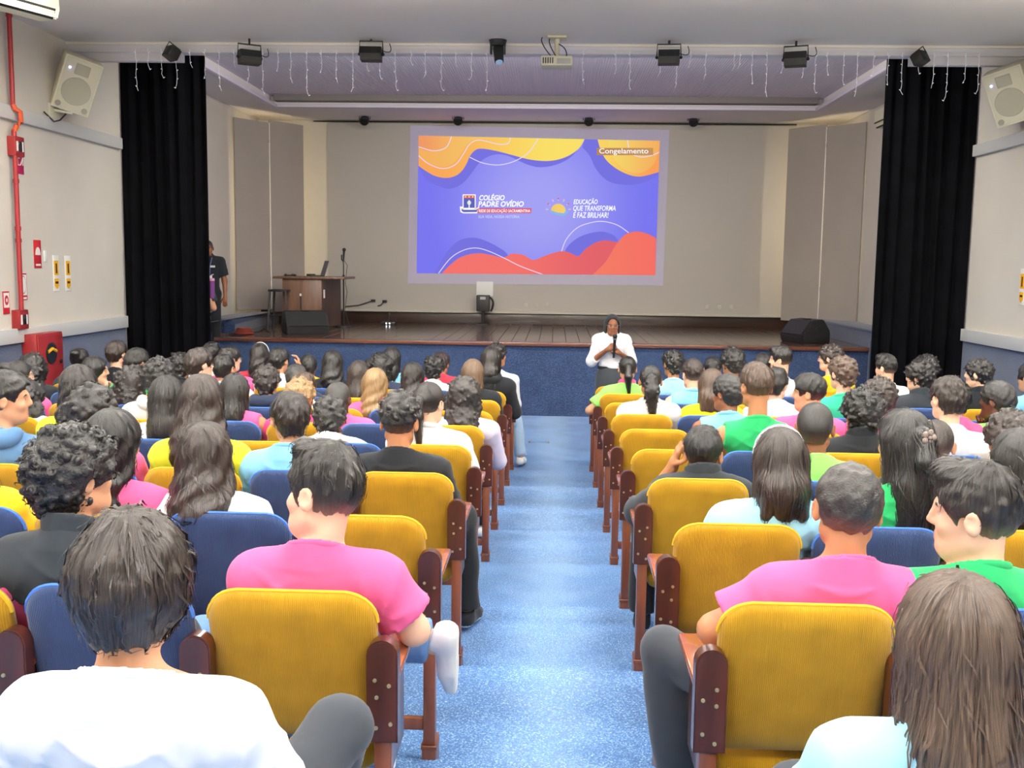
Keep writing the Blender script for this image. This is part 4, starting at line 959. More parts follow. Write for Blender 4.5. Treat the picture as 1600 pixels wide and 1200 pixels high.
# ================================================================== the audience
# row, side, column, head px x, hair-top px y, head turn (deg, + = to the left), hair, hair colour, top, top colour, skin, look, extras
PEOPLE = [
 # ---- left block, nearest first
 (9,'l',0,200,797,14,'mop','d','tee','white','m','boy in white shirt with straight brown mop',dict(near=True,seed=2,bc='gtrous',pose='kneeR',hs=1.05,pitch=-.05)),
 (8,'l',0,507,690,60,'quiff','kb','tee','pink','l','boy in pink shirt with swept dark hair',dict(near=True,seed=5,bc='jeans',pose='crossed',roll=.12,hs=1.07,bx=-.07,pitch=.06)),
 (8,'l',1,112,661,-34,'curly','k','sweater','char','m','boy in black sweater with curly black hair',dict(near=True,seed=8,pitch=.12)),
 (8,'l',2,-68,700,0,'short','k','tee','pink','m','student in pink shirt with short black hair',dict(seed=3)),
 (7,'l',1,320,657,4,'longwavy','d','tee','white','m','girl in white shirt with long wavy brown hair',dict(near=True,seed=11,sex='f',L=.36,wid=1.5)),
 (7,'l',2,176,636,-12,'longwavy','k','tee','pink','m','girl in pink shirt with long wavy black hair',dict(near=True,seed=12,sex='f',L=.36)),
 (7,'l',3,-62,650,0,'short','k','tee','yellow','m','student in yellow shirt with short dark hair',dict(seed=4)),
 (6,'l',0,624,613,-4,'fadecurl','k','tee','black','t','boy in black shirt with curly top and fade',dict(near=True,seed=13,bc='btrous',pose='kneeR2',sc='black')),
 (6,'l',1,453,610,24,'short','kb','tee','sky','m','boy in light blue shirt with short dark hair',dict(near=True,seed=14)),
 (6,'l',2,314,583,0,'longwavy','d','tee','ylime','l','girl in lime yellow shirt with long brown hair',dict(near=True,seed=15,sex='f',L=.4,wid=1.6)),
 (6,'l',3,143,598,0,'bigcurly','k','tee','pink','m','girl in pink shirt with curly black hair',dict(seed=1,sex='f',L=.16)),
 (6,'l',4,8,580,-62,'fade','k','hoodie','blue','m','boy in blue hoodie looking to the right',dict(seed=2)),
 (5,'l',0,670,596,-20,'pony','kb','tee','white','l','girl in white shirt with tied back dark hair',dict(seed=3,sex='f')),
 (5,'l',1,514,618,5,'shortcurl','k','tee','white','b','student in white shirt with bowed curly head',dict(seed=4,lean=.06,pitch=-.3)),
 (5,'l',3,260,585,0,'long','k','tee','white','l','girl in white shirt with straight black hair',dict(seed=5,sex='f',L=.36)),
 (5,'l',4,122,568,-8,'longwavy','kb','tee','ylime','m','girl in lime shirt with long dark waves',dict(seed=6,sex='f',L=.34)),
 (4,'l',0,726,587,0,'bigcurly','kb','long','lilac','t','girl in lilac top with big curly hair',dict(seed=7,sex='f',L=.3,wid=1.2)),
 (4,'l',1,528,596,-5,'buzz','g','tee','pink','d','student in pink shirt with cropped greyish hair',dict(seed=8)),
 (4,'l',2,468,590,-20,'shortcurl','bl','tee','hotpink','m','boy in pink shirt with curly blond hair',dict(seed=9)),
 (4,'l',3,367,582,0,'long','k','tank','pink','t','girl in sleeveless pink top with long black hair',dict(seed=10,sex='f',L=.3)),
 (4,'l',4,248,557,-25,'shortcurl','k','hoodie','white','m','boy in white hoodie with short curly hair',dict(seed=11)),
 (4,'l',6,38,590,0,'bigcurly','k','tee','white','m','girl in white shirt with long dark curls',dict(seed=12,sex='f')),
 (3,'l',1,586,574,0,'longwavy','bl','tee','pink','l','girl in pink shirt with long blond waves',dict(seed=13,sex='f',L=.4,wid=1.1)),
 (3,'l',2,475,580,-15,'short','b','tee','white','l','boy in white shirt with light brown hair',dict(seed=14)),
 (3,'l',3,417,570,0,'shortcurl','kb','hoodie','navy','m','boy in navy hoodie with short wavy hair',dict(seed=15)),
 (3,'l',4,312,542,-42,'short','d','tee','grey','l','boy with brown hair and glasses looking right',dict(seed=16,glasses='dark')),
 (3,'l',5,206,570,0,'bigcurly','kb','tee','yellow','m','girl in yellow shirt with braided curly hair',dict(seed=17,sex='f',L=.22)),
 (3,'l',7,28,563,-48,'bun','k','tee','pink','l','girl in pink shirt with bun and glasses',dict(seed=18,sex='f',glasses='light')),
 (2,'l',0,739,560,-10,'long','lb','jacket','black','l','girl in black jacket with long fair hair',dict(seed=19,sex='f',L=.36)),
 (2,'l',1,645,565,0,'longwavy','kb','tee','white','m','girl in white shirt with wavy brown hair',dict(seed=20,sex='f',L=.26)),
 (2,'l',2,561,562,0,'long','d','tee','char','m','girl in dark shirt with long brown hair',dict(seed=21,sex='f',L=.34)),
 (2,'l',3,463,568,0,'short','g','jacket','navy','m','student in navy jacket with smooth dark hair',dict(seed=22)),
 (2,'l',4,350,552,-10,'short','k','tee','white','m','student in white shirt with dark cropped hair',dict(seed=23)),
 (2,'l',6,214,543,-35,'short','k','tee','green','t','boy in green shirt with short black hair',dict(seed=24)),
 (2,'l',7,148,556,-60,'long','k','tee','char','l','girl resting chin on hand, long dark hair',dict(seed=25,sex='f',L=.2,pose='chin')),
 (2,'l',8,50,551,0,'bigcurly','k','jacket','black','d','girl in black jacket with big black curls',dict(seed=26,sex='f',L=.22,wid=1.2)),
 (1,'l',0,768,540,-8,'long','kb','hoodie','black','l','girl in black hoodie with straight dark hair',dict(seed=27,sex='f',L=.26)),
 (1,'l',1,678,554,-5,'shortcurl','k','tee','white','m','student in white shirt with messy dark hair',dict(seed=28)),
 (1,'l',2,595,550,0,'bigcurly','k','tee','navy','t','girl in navy shirt with long dark curls',dict(seed=29,sex='f')),
 (1,'l',3,520,546,0,'longwavy','k','tee','black','t','girl in black shirt with long wavy hair',dict(seed=30,sex='f',L=.3,wid=1.25)),
 (1,'l',4,436,542,-15,'short','k','long','white','m','boy in white sleeves raising a hand',dict(seed=31,pose='phone')),
 (1,'l',5,359,540,-50,'short','k','tee','pink','l','boy in pink shirt with glasses looking right',dict(seed=32,glasses='light')),
 (1,'l',6,281,550,0,'curly','k','tee','black','m','student in black shirt with curly hair',dict(seed=33)),
 (1,'l',7,182,531,-15,'short','d','tee','black','l','man in black shirt with short greyish hair',dict(seed=34)),
 (1,'l',8,124,543,0,'bun','k','tee','char','m','girl in dark shirt with messy hair bun',dict(seed=35,sex='f')),
 (0,'l',0,776,535,-58,'shortcurl','k','long','white','t','boy in white top and pale jeans looking right',dict(seed=36,bc='ljeans',pose='legR')),
 (0,'l',1,689,549,-10,'short','r','tee','red','t','student in red shirt with reddish dark hair',dict(seed=37)),
 (0,'l',2,612,541,0,'long','k','tee','sky','m','girl in sky blue shirt with sleek black hair',dict(seed=38,sex='f',L=.28)),
 (0,'l',4,482,553,10,'afro','k','tee','orange','b','student in orange shirt with afro hair',dict(seed=39)),
 (0,'l',5,406,535,-8,'longwavy','kb','tee','red','m','girl in red top with white hairband',dict(seed=40,sex='f',L=.24,headband='white')),
 (0,'l',6,331,533,0,'short','k','tee','white','m','student in white shirt with black hair',dict(seed=41)),
 # ---- right block
 (9,'r',0,1500,890,4,'long','b','tee','cyan','m','girl in pale blue shirt with long brown hair',dict(near=True,seed=42,sex='f',L=.34,wid=1.15,hs=1.05)),
 (8,'r',0,1328,722,-6,'crop','kb','tee','pink','t','boy in pink shirt with cropped afro hair',dict(near=True,seed=44,bc='gtrous',pose='kneeL',roll=.06,sc='white')),
 (8,'r',1,1530,720,56,'quiff','kb','tee','green','l','boy in green shirt with face turned left',dict(near=True,seed=45,hs=1.08)),
 (7,'r',0,1221,667,0,'bob','d','tee','cyan','l','girl in pale blue shirt with white hairband',dict(near=True,seed=46,sex='f',headband='white',wid=1.15)),
 (7,'r',1,1416,637,14,'halfup','k','tee','green','m','girl in green shirt with half tied black hair',dict(near=True,seed=47,sex='f',L=.36)),
 (7,'r',2,1594,667,0,'long','k','tee','hotpink','m','girl in magenta shirt with long black hair',dict(seed=48,sex='f',L=.3)),
 (6,'r',0,1100,666,-8,'fade','k','sweater','char','t','boy in grey sweater holding his head',dict(near=True,seed=49,pose='headhand',bc='btrous',sc='black')),
 (6,'r',1,1275,628,-14,'buzz','k','tee','lime','b','boy in lime shirt with buzz cut',dict(near=True,seed=50)),
 (6,'r',2,1463,655,-20,'buzz','d','tee','navy','m','boy in navy shirt with cropped brown hair',dict(seed=51)),
 (6,'r',3,1582,640,10,'curly','d','tee','white','t','student in white shirt with curly brown hair',dict(seed=52)),
 (5,'r',1,1184,567,14,'fade','b','tank','green','t','boy in sleeveless green shirt with brown hair',dict(near=True,seed=53)),
 (5,'r',2,1349,605,15,'curly','k','jacket','black','t','student in black jacket with wet black curls',dict(near=True,seed=54)),
 (5,'r',3,1484,586,12,'short','d','tee','white','l','boy in white shirt with straight brown hair',dict(near=True,seed=55)),
 (4,'r',1,1138,583,40,'afro','k','tank','sky','b','boy in sleeveless light blue shirt looking left',dict(seed=56)),
 (4,'r',2,1266,583,62,'fade','k','tee','pink','m','boy in pink shirt with face turned left',dict(seed=57)),
 (4,'r',3,1376,589,0,'curly','d','tee','hotpink','t','student in pink shirt with curly brown hair',dict(seed=58)),
 (4,'r',4,1494,594,0,'short','k','tee','pink','m','student in pink shirt behind white shirted boy',dict(seed=59)),
 (4,'r',5,1560,594,42,'afro','k','tee','lime','d','boy in lime shirt with hand at mouth',dict(seed=60,pose='chin',bx=.12)),
 (3,'r',0,1017,570,0,'pony_curly','k','tee','white','t','girl in white shirt with curly ponytail',dict(seed=61,sex='f')),
 (3,'r',1,1113,575,-10,'bob','b','tee','yellow','l','girl in yellow shirt with short brown hair',dict(seed=62,sex='f')),
 (3,'r',2,1213,573,-30,'short','k','tee','white','l','student in white shirt with dark hair',dict(seed=63)),
 (3,'r',3,1318,555,22,'shortcurl','b','tee','teal','l','boy in teal shirt with curly brown hair',dict(seed=64)),
 (2,'r',1,1083,561,12,'fade','d','tank','sky','l','boy in light blue vest with brown hair',dict(seed=65)),
 (2,'r',5,1438,562,50,'curly','k','jacket','char','l','boy in black jacket looking left',dict(seed=66)),
 (2,'r',6,1530,559,48,'shortcurl','k','sweater','black','l','boy in black sweater with curls looking left',dict(seed=67)),
 (2,'r',7,1612,566,30,'short','k','tee','sky','m','student in light blue shirt at right edge',dict(seed=68)),
 (1,'r',0,981,556,0,'pony','k','tee','lime','m','girl in lime shirt with low dark ponytail',dict(seed=69,sex='f',pose='elbowL',collar2='pink')),
 (1,'r',1,1052,546,20,'shortcurl','k','tee','cyan','t','boy in pale shirt with black twists',dict(seed=70)),
 (1,'r',2,1145,542,30,'curly','k','tee','white','t','boy in white shirt with black curls',dict(seed=71)),
 (1,'r',3,1221,540,62,'quiff','k','tee','white','l','boy in white shirt and dark quiff looking left',dict(seed=72)),
 (1,'r',4,1298,537,60,'shortcurl','d','tee','orange','l','boy in orange shirt and glasses looking left',dict(seed=73,glasses='dark')),
 (1,'r',5,1386,553,38,'quiff','k','tee','white','l','boy in white shirt before the black curtain',dict(seed=74)),
 (1,'r',6,1448,553,10,'curly','k','tee','black','m','student in black shirt with dark wavy hair',dict(seed=75)),
 (0,'r',2,1114,556,0,'short','k','tee','navy','m','student in navy shirt with black hair',dict(seed=76)),
 (0,'r',3,1193,550,0,'short','k','tee','white','m','student in white shirt with dark hair',dict(seed=77)),
]
EMPTY = [(7,'l',0),(3,'l',0),(2,'r',0),(4,'r',0),(5,'r',0),(0,'r',0),(0,'r',1),(8,'r',2),(5,'l',2),(4,'l',5),(3,'l',6),(2,'l',5),(0,'l',3),(2,'r',2),(2,'r',3),(2,'r',4),(5,'r',4),(3,'r',4),(3,'r',5),(6,'r',4),(5,'l',5),(7,'r',3)]
HT = {'mop': .02, 'quiff': .018, 'curly': .03, 'short': .014, 'longwavy': .017, 'fadecurl': .026, 'bigcurly': .034, 'fade': .017, 'pony': .006, 'shortcurl': .02, 'long': .013, 'buzz': .004, 'bun': .006, 'afro': .016, 'crop': .01, 'bob': .014, 'halfup': .01, 'pony_curly': .006}
def place_person(k, e):
    row, side, c, px, py, yaw, hair, hc, top, tcol, skin, look, x = e
    x = dict(x); y0 = row_y(row); lean = x.pop('lean', 0.); hs = x.get('hs', 1.0)
    P = at_y(px, py, y0 + .195 + lean); zf = RISE * row; sx = seat_x(side, c)
    htop = P.z - zf - HT[hair] * hs; hx = max(-.3, min(.3, P.x - sx)); ox = (P.x - sx) - hx
    bx = x.pop('bx', 0.); shift = .45 * hx + bx; J = seated(hx - shift, htop - (hs - 1) * .12, lean)
    pose = x.pop('pose', None); pal = {}
    if pose == 'kneeR':
        J['knR'] = v3(.25, .60, .72); J['anR'] = v3(.14, .9, .42); J['toeR'] = J['anR'] + v3(.02, .15, -.02)
    elif pose == 'kneeR2': J['knR'] = v3(.24, .60, .60); J['anR'] = v3(.27, .60, .1); J['toeR'] = J['anR'] + v3(.04, .15, -.05)
    elif pose == 'kneeL': J['knL'] = v3(-.37, .52, .62); J['anL'] = v3(-.30, .55, .1); J['toeL'] = J['anL'] + v3(-.05, .15, -.05); J['elL'] = v3(-.27, .20, .80); J['wrL'] = v3(-.17, .42, .78); J['hdL'] = v3(-.10, .48, .76)
    elif pose == 'crossed':
        J['knL'] = v3(-.13, .58, .64); J['anL'] = v3(.36, .55, .61); J['toeL'] = J['anL'] + v3(.055, .04, -.14)
        J['elR'] = v3(.345, .20, .775); J['wrR'] = v3(.27, .43, .76); J['hdR'] = v3(.22, .48, .75)
    elif pose == 'legR': J['knR'] = v3(.24, .5, .5); J['anR'] = v3(.30, .42, .1); J['toeR'] = J['anR'] + v3(.03, .15, -.05); J['elR'] = v3(.24, .18, .72)
    elif pose == 'chin':
        H = J['head']; R = rotz(math.radians(yaw)); J['elR'] = v3(.16, .44, .80); t = H + R @ v3(.01, .10, -.115); J['wrR'] = t + v3(.03, .03, -.07); J['hdR'] = t + v3(0, 0, 0); x['hands'] = ('R',); x['curlR'] = .9; pal['palmR'] = v3(-.3, -1, .2)
    elif pose == 'headhand':
        H = J['head']; J['elL'] = v3(-.25, .36, J['shL'][2] - .13); J['wrL'] = H + v3(-.13, .07, -.07); J['hdL'] = H + v3(-.105, .04, .03); x['hands'] = ('L',); x['curlL'] = .25; x['upL'] = 1.12; pal['palmL'] = v3(1, .0, .0)
        J['knL'] = v3(-.20, .62, .56); J['anL'] = v3(-.2, .62, .1); J['toeL'] = J['anL'] + v3(.02, .15, -.05)
    elif pose == 'phone': J['elR'] = v3(.2, .34, .86); J['wrR'] = v3(.13, .42, 1.09); J['hdR'] = v3(.12, .43, 1.17); x['hands'] = ('R',); x['curlR'] = .5; pal['palmR'] = v3(-1, -.2, 0)
    elif pose == 'elbowL': J['elL'] = v3(-.33, .16, .76); J['wrL'] = v3(-.20, .40, .74); J['hdL'] = v3(-.13, .44, .73)
    lab = '%s, %s' % (look, seat_short(row, side, c))
    near = x.pop('near', False); sc_ = x.pop('sc', 'white')
    bc = x.pop('bc', ['btrous', 'dkjeans', 'jeans', 'gtrous'][k % 4])
    return make_person('person', J, (sx + ox + shift, y0, zf), 0., math.radians(yaw), x.pop('pitch', 0.), x.pop('roll', 0.), skin, hair, hc, top, tcol, bc, sc_, label=lab, group='students seated in the hall', near=near, vis_h=True, **pal, **x)
for e in PEOPLE:
    if e[0] < 9: build_chair(e[0], e[1], e[2])
for e, who in ((PEOPLE[0], 'boy in white shirt'), ([q for q in PEOPLE if q[0] == 9 and q[1] == 'r'][0], 'girl in pale blue shirt')):
    st_ = empty('stool', (seat_x(e[1], e[2]), row_y(9) + .3, RISE * 9), 'low wooden stool under the nearest %s' % who, 'stool')
    B().box(-.2, .2, -.17, .17, .40, .44, .01).obj('seat', M_CHL, st_, smooth=True)
    for dx in (-.16, .16):
        for dy in (-.13, .13): B().cyl((dx * 1.1, dy * 1.1, 0), (dx, dy, .41), .018).obj('leg', M_CHL, st_, smooth=True)
for e in EMPTY: build_chair(*e)
for k, e in enumerate(PEOPLE): place_person(k, e)
# ================================================================== lamps of the hall
for lx, ly in LAMPS:
    pos = ['front', 'second', 'middle', 'fourth', 'rear'][[8.8, 6.6, 4.2, 1.8, -.6].index(ly)]; side = {-4.0: 'far left', -1.35: 'left of centre', 1.35: 'right of centre', 3.9: 'far right'}[lx]
    t = empty('luminaire', (lx, ly, LAMP_Z), 'white suspended ceiling luminaire over the audience, %s line, %s' % (pos, side), 'lamp', 'ceiling luminaires')
    B().box(-.62, .62, -.16, .16, -.02, .02, .01).obj('housing', M_WHITE, t, smooth=True)
    for dx in (-.5, .5): B().cyl((dx, 0, .02), (dx, 0, .16), .006, seg=6).obj('hanger', M_GREYM, t)
bt = empty('stage_fill_batten', (-.2, YF + .42, ZSOF), 'long added fill light batten hidden behind the fascia', 'lamp')  # unseen housing for the added stage fill light
box('housing', M_WHITE, -3.6, 3.6, -.1, .05, -.1, 0, .01, parent=bt)
for dx in (-3, -1, 1, 3): B().cyl((dx, 0, -.01), (dx, 0, .17), .012).obj('hanger', M_GREYM, bt)

# ================================================================== projected slide on the back wall
YI = YB - .068
ITL, ITR, IBR, IBL = [at_y(*q, YI) for q in ((654, 212), (1031, 220), (1024, 430), (651, 427))]
def uv(x, y):    # slide design coordinates -> (u, v)
    u, v = (x - 52) / 1500, (y - 60) / 850
    for _ in range(4):
        v = (y - (47 + 33 * u)) / ((905 + 10 * u) - (47 + 33 * u)); u = (x - (57 - 10 * v)) / (1510 - 20 * v)
    return min(max(u, 0), 1), min(max(v, 0), 1)
def onwall(x, y, layer):
    u, v = uv(x, y); p = (ITL * (1 - u) + ITR * u) * (1 - v) + (IBL * (1 - u) + IBR * u) * v
    return Vector((p.x, YI - layer * .0012, p.z))
def light_mat(name, c0, c1=None, strength=1.0, mode='X', lo=0., hi=1.):
    m = bpy.data.materials.new(name); m.use_nodes = True; nt = m.node_tree; nt.nodes.clear()
    wash = lambda c: tuple(q * .87 + .085 for q in c)
    c0 = wash(c0); c1 = wash(c1) if c1 else None
    out = nt.nodes.new('ShaderNodeOutputMaterial'); em = nt.nodes.new('ShaderNodeEmission'); nt.links.new(em.outputs[0], out.inputs[0]); em.inputs[1].default_value = strength
    em.inputs[0].default_value = (*c0, 1)
    if c1:
        tc = nt.nodes.new('ShaderNodeTexCoord'); sp = nt.nodes.new('ShaderNodeSeparateXYZ'); nt.links.new(tc.outputs['Object'], sp.inputs[0])
        mr = nt.nodes.new('ShaderNodeMapRange'); mr.inputs[1].default_value = lo; mr.inputs[2].default_value = hi; mr.interpolation_type = 'SMOOTHSTEP'
        if mode == 'R':
            ln = nt.nodes.new('ShaderNodeVectorMath'); ln.operation = 'LENGTH'
            sb = nt.nodes.new('ShaderNodeVectorMath'); sb.operation = 'SUBTRACT'; sb.inputs[1].default_value = (ITL + IBR) / 2; nt.links.new(tc.outputs['Object'], sb.inputs[0]); nt.links.new(sb.outputs[0], ln.inputs[0]); nt.links.new(ln.outputs['Value'], mr.inputs[0])
        else: nt.links.new(sp.outputs['XYZ'.index(mode)], mr.inputs[0])
        mx = nt.nodes.new('ShaderNodeMix'); mx.data_type = 'RGBA'; mx.inputs['A'].default_value = (*c0, 1); mx.inputs['B'].default_value = (*c1, 1); nt.links.new(mr.outputs[0], mx.inputs['Factor']); nt.links.new(mx.outputs['Result'], em.inputs[0])
    return m
ES = 1.0
slide = None
def flat(name, pts, layer, m, parent='s'):
    bm = bmesh.new(); vs_ = [bm.verts.new(onwall(x, y, layer)) for x, y in pts]; f = bm.faces.new(vs_)
    if f.normal.dot(Vector((0, -1, 0))) < 0 if (f.normal_update() is None) else False: f.normal_flip()
    bmesh.ops.triangulate(bm, faces=bm.faces[:]); me = bpy.data.meshes.new(name); bm.to_mesh(me); bm.free()
    return link(name, me, m, slide if parent == 's' else parent)
def smooth_pts(P, n=6, closed=False):
    out = []
    for i in range(len(P) - 1):
        p0, p1, p2, p3 = P[max(i - 1, 0)], P[i], P[i + 1], P[min(i + 2, len(P) - 1)]
        for k in range(n):
            t = k / n
            out.append(tuple(.5 * ((2 * p1[q]) + (-p0[q] + p2[q]) * t + (2 * p0[q] - 5 * p1[q] + 4 * p2[q] - p3[q]) * t * t + (-p0[q] + 3 * p1[q] - 3 * p2[q] + p3[q]) * t ** 3) for q in (0, 1)))
    return out + [P[-1]]
def line(name, P, w, layer, m):
    P = smooth_pts(P, 6); A, Bq = [], []
    for i, p in enumerate(P):
        a, b = P[max(i - 1, 0)], P[min(i + 1, len(P) - 1)]; dx, dy = b[0] - a[0], b[1] - a[1]; l = math.hypot(dx, dy) or 1; nx, ny = -dy / l * w, dx / l * w
        A.append(onwall(p[0] + nx, p[1] + ny, layer)); Bq.append(onwall(p[0] - nx, p[1] - ny, layer))
    V = A + Bq; n = len(A); F = [(i, i + 1, n + i + 1, n + i) for i in range(n - 1)]
    me = npmesh(name, [tuple(v) for v in V], F, False); return link(name, me, m, slide)
W0 = light_mat('slide_white', srgb(255, 255, 255), None, 1.15 * ES)
slide = empty('projected_slide', ((ITL.x + ITR.x) / 2, YI, IBL.z), 'bright projected slide with school logo, violet ground and orange blobs', 'projection')
slide.location = (0, 0, 0)
cx_ = (ITL.x + ITR.x) / 2
flat('ground', [(57, 47), (1567, 80), (1537, 915), (47, 905)], 1, light_mat('slide_violet', srgb(160, 158, 255), srgb(104, 100, 250), ES, 'R', .2, 2.2))
m_ind = light_mat('slide_indigo', srgb(100, 94, 232), None, ES)
flat('shadow_blob', smooth_pts([(57, 232), (110, 320), (240, 374), (330, 345), (390, 280), (450, 205), (530, 165), (620, 172), (740, 225), (830, 242), (940, 220), (1030, 165), (1100, 68)], 5) + [(57, 47)], 2, m_ind)
flat('shadow_blob', [(1100, 70)] + smooth_pts([(1085, 120), (1130, 170), (1175, 260), (1250, 330), (1360, 352), (1460, 338), (1558, 290)], 5) + [(1567, 80)], 2, m_ind)
flat('orange_blob', smooth_pts([(57, 232), (100, 262), (160, 295), (230, 308), (290, 295), (330, 265), (360, 220), (380, 175), (410, 140), (450, 127), (540, 140), (640, 165), (760, 195), (880, 203), (980, 180), (1060, 130), (1100, 68)], 5) + [(57, 47)], 3, light_mat('slide_orange', srgb(255, 160, 40), srgb(255, 226, 70), 1.05 * ES, 'X', ITL.x + .2, ITL.x + 2.6))
flat('orange_inset', smooth_pts([(57, 170), (120, 215), (210, 240), (280, 215), (330, 150), (370, 95), (430, 70), (600, 56)], 5) + [(57, 47)], 4, light_mat('slide_orange_inset', srgb(255, 176, 60), srgb(255, 206, 80), 1.0 * ES, 'X', ITL.x, ITL.x + 1.6))
flat('orange_corner', smooth_pts([(57, 120), (110, 140), (180, 138), (240, 110), (268, 48)], 5) + [(57, 47)], 5, light_mat('slide_orange_corner', srgb(250, 146, 70), srgb(255, 180, 66), ES, 'X', ITL.x, ITL.x + .7))
flat('orange_disc', smooth_pts([(1180, 72), (1205, 150), (1250, 215), (1340, 275), (1440, 300), (1560, 272)], 6) + [(1567, 80)], 3, light_mat('slide_disc', srgb(255, 214, 60), srgb(255, 150, 40), 1.05 * ES, 'X', ITR.x - 1.15, ITR.x))
flat('disc_inset', smooth_pts([(1245, 74), (1262, 150), (1310, 225), (1390, 275), (1470, 268), (1530, 220), (1556, 150)], 6) + [(1567, 80)], 4, light_mat('slide_disc_inset', srgb(255, 220, 80), srgb(255, 176, 60), ES, 'X', ITR.x - .95, ITR.x))
flat('shadow_hill', smooth_pts([(160, 906), (230, 780), (310, 700), (400, 680), (480, 700), (560, 740), (620, 790), (660, 908)], 5), 2, m_ind)
flat('shadow_hill', smooth_pts([(955, 910), (975, 765), (1050, 685), (1150, 648), (1240, 648), (1310, 705), (1330, 912)], 5), 2, m_ind)
flat('red_hill', [(205, 906)] + smooth_pts([(215, 895), (260, 850), (330, 800), (430, 778), (520, 790), (590, 805), (650, 780), (720, 790), (780, 820), (860, 790), (950, 765), (1010, 775), (1060, 795), (1110, 745), (1180, 705), (1240, 697), (1305, 705), (1350, 660), (1420, 640), (1490, 655), (1543, 682)], 4) + [(1537, 915)], 3, light_mat('slide_red', srgb(255, 96, 84), srgb(236, 70, 82), ES, 'X', cx_ - .6, cx_ + 1.2))
flat('red_hill', smooth_pts([(1150, 912), (1230, 830), (1290, 730), (1350, 662), (1420, 642), (1490, 657), (1543, 684)], 5) + [(1537, 915)], 4, light_mat('slide_coral', srgb(255, 108, 72), srgb(255, 92, 70), ES, 'X', cx_ + 1, cx_ + 2.2))
for P in ([(185, 905), (260, 810), (340, 760), (420, 745), (500, 765), (600, 810), (700, 860), (840, 912)], [(955, 765), (985, 690), (1050, 620), (1130, 588), (1210, 578), (1300, 600), (1372, 648)],
          [(57, 170), (120, 220), (210, 250), (290, 225), (340, 160), (380, 100), (440, 75), (560, 100), (620, 95), (635, 62)], [(380, 180), (460, 215), (560, 228), (660, 205), (750, 150), (810, 65)], [(57, 115), (150, 140), (230, 120), (265, 53)], [(1365, 78), (1385, 150), (1440, 178), (1510, 172), (1562, 150)]):
    line('white_curve', P, 2.6, 6, light_mat('slide_line', srgb(240, 225, 255), None, ES))
def text(s, x0, x1, y0, y1, m, layer=8, shear=0., bold=.0, name='lettering'):
    cu = bpy.data.curves.new(name, 'FONT'); cu.body = s; cu.shear = shear; cu.offset = bold; cu.resolution_u = 3
    o = bpy.data.objects.new(name, cu); COL.objects.link(o); dg = bpy.context.evaluated_depsgraph_get(); me = bpy.data.meshes.new_from_object(o.evaluated_get(dg))
    bpy.data.objects.remove(o); 
    n = len(me.vertices); co = np.zeros(n * 3); me.vertices.foreach_get('co', co); co = co.reshape(-1, 3)
    a, b = co.min(0), co.max(0); out = []
    for c in co:
        p = onwall(x0 + (c[0] - a[0]) / (b[0] - a[0]) * (x1 - x0), y1 - (c[1] - a[1]) / (b[1] - a[1]) * (y1 - y0), layer); out += [p.x, p.y, p.z]
    me.vertices.foreach_set('co', out); me.update(); me.materials.clear()
    return link(name, me, m, slide)
flat('caption_box', [(1175, 124), (1525, 124), (1525, 168), (1175, 168)], 7, light_mat('slide_caption', srgb(196, 132, 60), srgb(208, 150, 70), .9 * ES, 'X', ITR.x - .9, ITR.x))
text('Congelamento', 1190, 1495, 126, 168, W0, bold=.008)
text('COLÉGIO', 440, 600, 406, 448, W0, shear=.18, bold=.03)
text('PADRE OVÍDIO', 434, 720, 444, 487, W0, shear=.18, bold=.03)
flat('red_bar', [(430, 496), (768, 496), (765, 527), (426, 527)], 7, light_mat('slide_bar', srgb(226, 50, 96), None, ES))
text('REDE DE EDUCAÇÃO SACRAMENTINA', 438, 760, 499, 526, W0, shear=.12, bold=.02)
text('SUA VIDA, NOSSA HISTÓRIA.', 435, 695, 536, 560, light_mat('slide_pale', srgb(225, 235, 255), None, ES), shear=.1)
text('EDUCAÇÃO', 1030, 1180, 434, 478, W0, shear=.2, bold=.02)
text('QUE TRANSFORMA', 1028, 1292, 480, 518, W0, shear=.2, bold=.015)
text('E FAZ BRILHAR!', 1027, 1248, 521, 556, W0, shear=.2, bold=.015)
# emblem: shield with monstrance on a book-shaped scroll
rr = lambda x0, x1, y0, y1: [(x0, y0), (x1, y0), (x1, y1), (x0, y1)]
m_nav, m_redl, m_yel = light_mat('slide_navy', srgb(60, 70, 190), None, ES), light_mat('slide_crest_red', srgb(230, 60, 90), None, ES), light_mat('slide_gold', srgb(255, 226, 110), None, ES)
flat('crest_frame', rr(336, 418, 410, 500), 7, W0); flat('crest_field', rr(342, 412, 416, 494), 8, m_nav); flat('crest_band', rr(342, 412, 416, 434), 9, m_redl)
disc = lambda x, y, r, n=12: [(x + r * math.cos(k * 2 * math.pi / n), y + r * math.sin(k * 2 * math.pi / n)) for k in range(n)]
for x in (354, 377, 400): flat('crest_dot', disc(x, 425, 5.5), 10, m_yel)
flat('monstrance', disc(377, 462, 13), 9, light_mat('slide_mint', srgb(220, 235, 225), None, ES)); flat('monstrance_core', disc(377, 462, 6), 10, m_yel); flat('monstrance_stem', rr(374, 380, 446, 494), 10, W0)
flat('scroll', [(318, 486), (336, 486), (336, 500), (418, 500), (440, 486), (440, 500), (428, 528), (340, 528), (322, 520)], 7, W0); flat('scroll_fill', [(326, 494), (340, 506), (420, 506), (432, 500), (424, 520), (342, 521), (330, 514)], 8, m_nav)
flat('scroll_gold', [(326, 502), (340, 494), (348, 506)], 9, m_yel); flat('scroll_gold', [(402, 502), (418, 492), (426, 502)], 9, m_yel)
